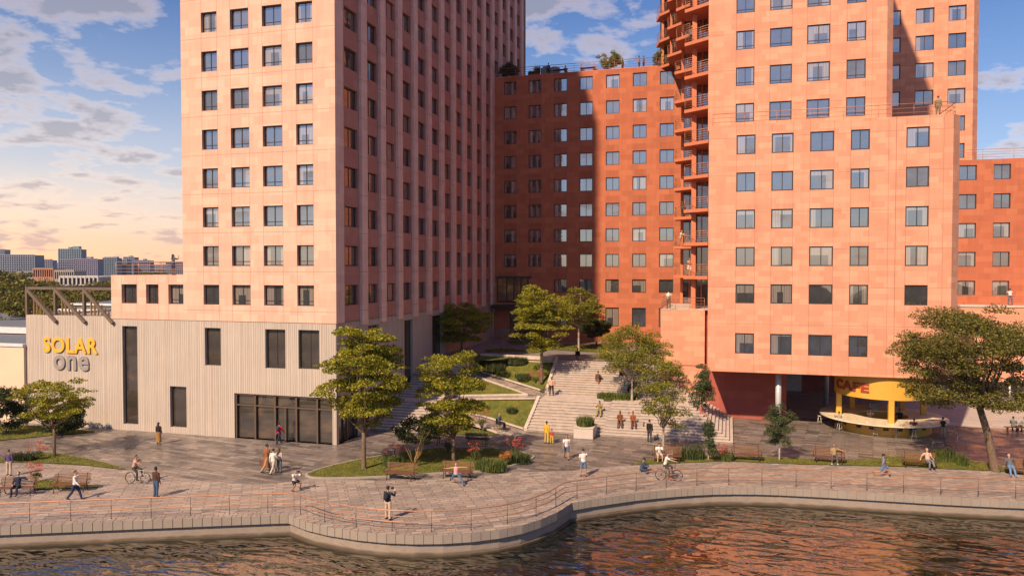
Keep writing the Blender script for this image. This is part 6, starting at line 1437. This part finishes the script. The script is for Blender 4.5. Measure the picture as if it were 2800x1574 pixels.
for i, (x0, x1, yt, di, col, lab) in enumerate([(92, 143, 735, 420, (.45, .22, .14), 'low terracotta roofed house in front of the distant skyline'), (150, 200, 741, 400, (.35, .30, .28), 'low pale house left of the long white building'), (165, 264, 757, 330, (.50, .46, .44), 'long low white building below the square blocks'), (40, 92, 744, 520, (.28, .26, .26), 'small grey house behind the left trees'), (268, 330, 757, 360, (.33, .31, .30), 'low grey hall below the right cluster')]):
    city_block(x0, x1, yt, di, lab, col, 9, 2, None, 'low buildings before the skyline', seed=i+1)
def far_tree(px_, ytop, dist, R, seed, lab):
    p = ray_at(px_, ytop, dist); rng = random.Random(seed); r = empty('far_tree', (p.x, p.y, 0), label=lab, cat='tree', group='trees beyond the concrete podium'); g = MB(); H_ = p.z
    for k in range(80):
        v = Vector((rng.gauss(0, 1), rng.gauss(0, 1), rng.gauss(0, 1))).normalized()*rng.uniform(.6, 1); c = Vector((v.x*R, v.y*R, H_*.58+v.z*H_*.40)); pad(g, rng, c, R*.28, R*.17, 90, R*.085, .5)
    _build(g, 'crown', M_lfK, r); t = MB(); t.tube([(0, 0, 0), (0, 0, H_*.5)], [.4, .25], 7); _build(t, 'trunk', M_bark, r)
for i, (px_, yt, di, R) in enumerate([(15, 742, 150, 8.5), (-50, 735, 160, 10), (70, 772, 118, 6), (10, 800, 105, 7.5), (60, 790, 90, 4.5), (120, 770, 190, 8), (180, 777, 170, 7), (240, 776, 180, 7), (280, 770, 200, 7), (320, 765, 230, 8), (-60, 795, 110, 8), (105, 785, 120, 5), (150, 790, 110, 4.5), (200, 792, 120, 5), (255, 790, 125, 5), (380, 745, 330, 9), (430, 742, 360, 9)]):
    far_tree(px_, yt, di, R, 200+i, ['golden topped tree highest at the left edge', 'tall tree cut by the left edge', 'round tree left of the steel frame', 'dark tree low at the left edge', 'small dark tree beside the steel frame corner', 'green tree behind the steel frame, left bay', 'tree behind the first bay of the steel frame', 'tree behind the middle bay of the steel frame', 'tree behind the last bay of the steel frame', 'tree just left of the pink terrace block', 'dark tree at the far left behind the cream building', 'low tree seen through the first brace', 'low tree seen through the first bay', 'low tree seen through the second bay', 'low tree seen through the third bay', 'far small tree above the terrace railing', 'far small tree next to the pink tower'][i])
# distant wooded ground up to the skyline
g = MB(); rng = random.Random(9)
for k in range(2600):
    px_ = rng.uniform(-250, 620); di = rng.uniform(240, 1300); p = ray_at(px_, 735, di); R = rng.uniform(3, 6)
    c = Vector((p.x, p.y, rng.uniform(0, 3) if di < 420 else -4))
    for j in range(26): leaf(g, rng, c+Vector((rng.gauss(0, R*.6), rng.gauss(0, R*.6), rng.gauss(0, 1.8))), 2.2, .7)
o = g.build('distant_woodland', M_lfK); tag(o, 'dark tree canopy stretching to the distant skyline', kind='stuff')
# air
hz_ = bpy.data.materials.new('haze'); hz_.use_nodes = True; t = hz_.node_tree; t.nodes.clear(); pv = N(t, 'ShaderNodeVolumePrincipled'); pv.inputs['Color'].default_value = (.60, .66, .80, 1); pv.inputs['Density'].default_value = .00011; pv.inputs['Anisotropy'].default_value = .25
L(t, pv.outputs[0], N(t, 'ShaderNodeOutputMaterial').inputs['Volume'])
HAZE = True
if HAZE:
    q = MB(); q.box(-1900, 1200, -700, 2400, -6, 110); o = q.build('haze', hz_); tag(o, 'thin evening haze over the city', kind='stuff')
for o in WROOTS: del o['_w']
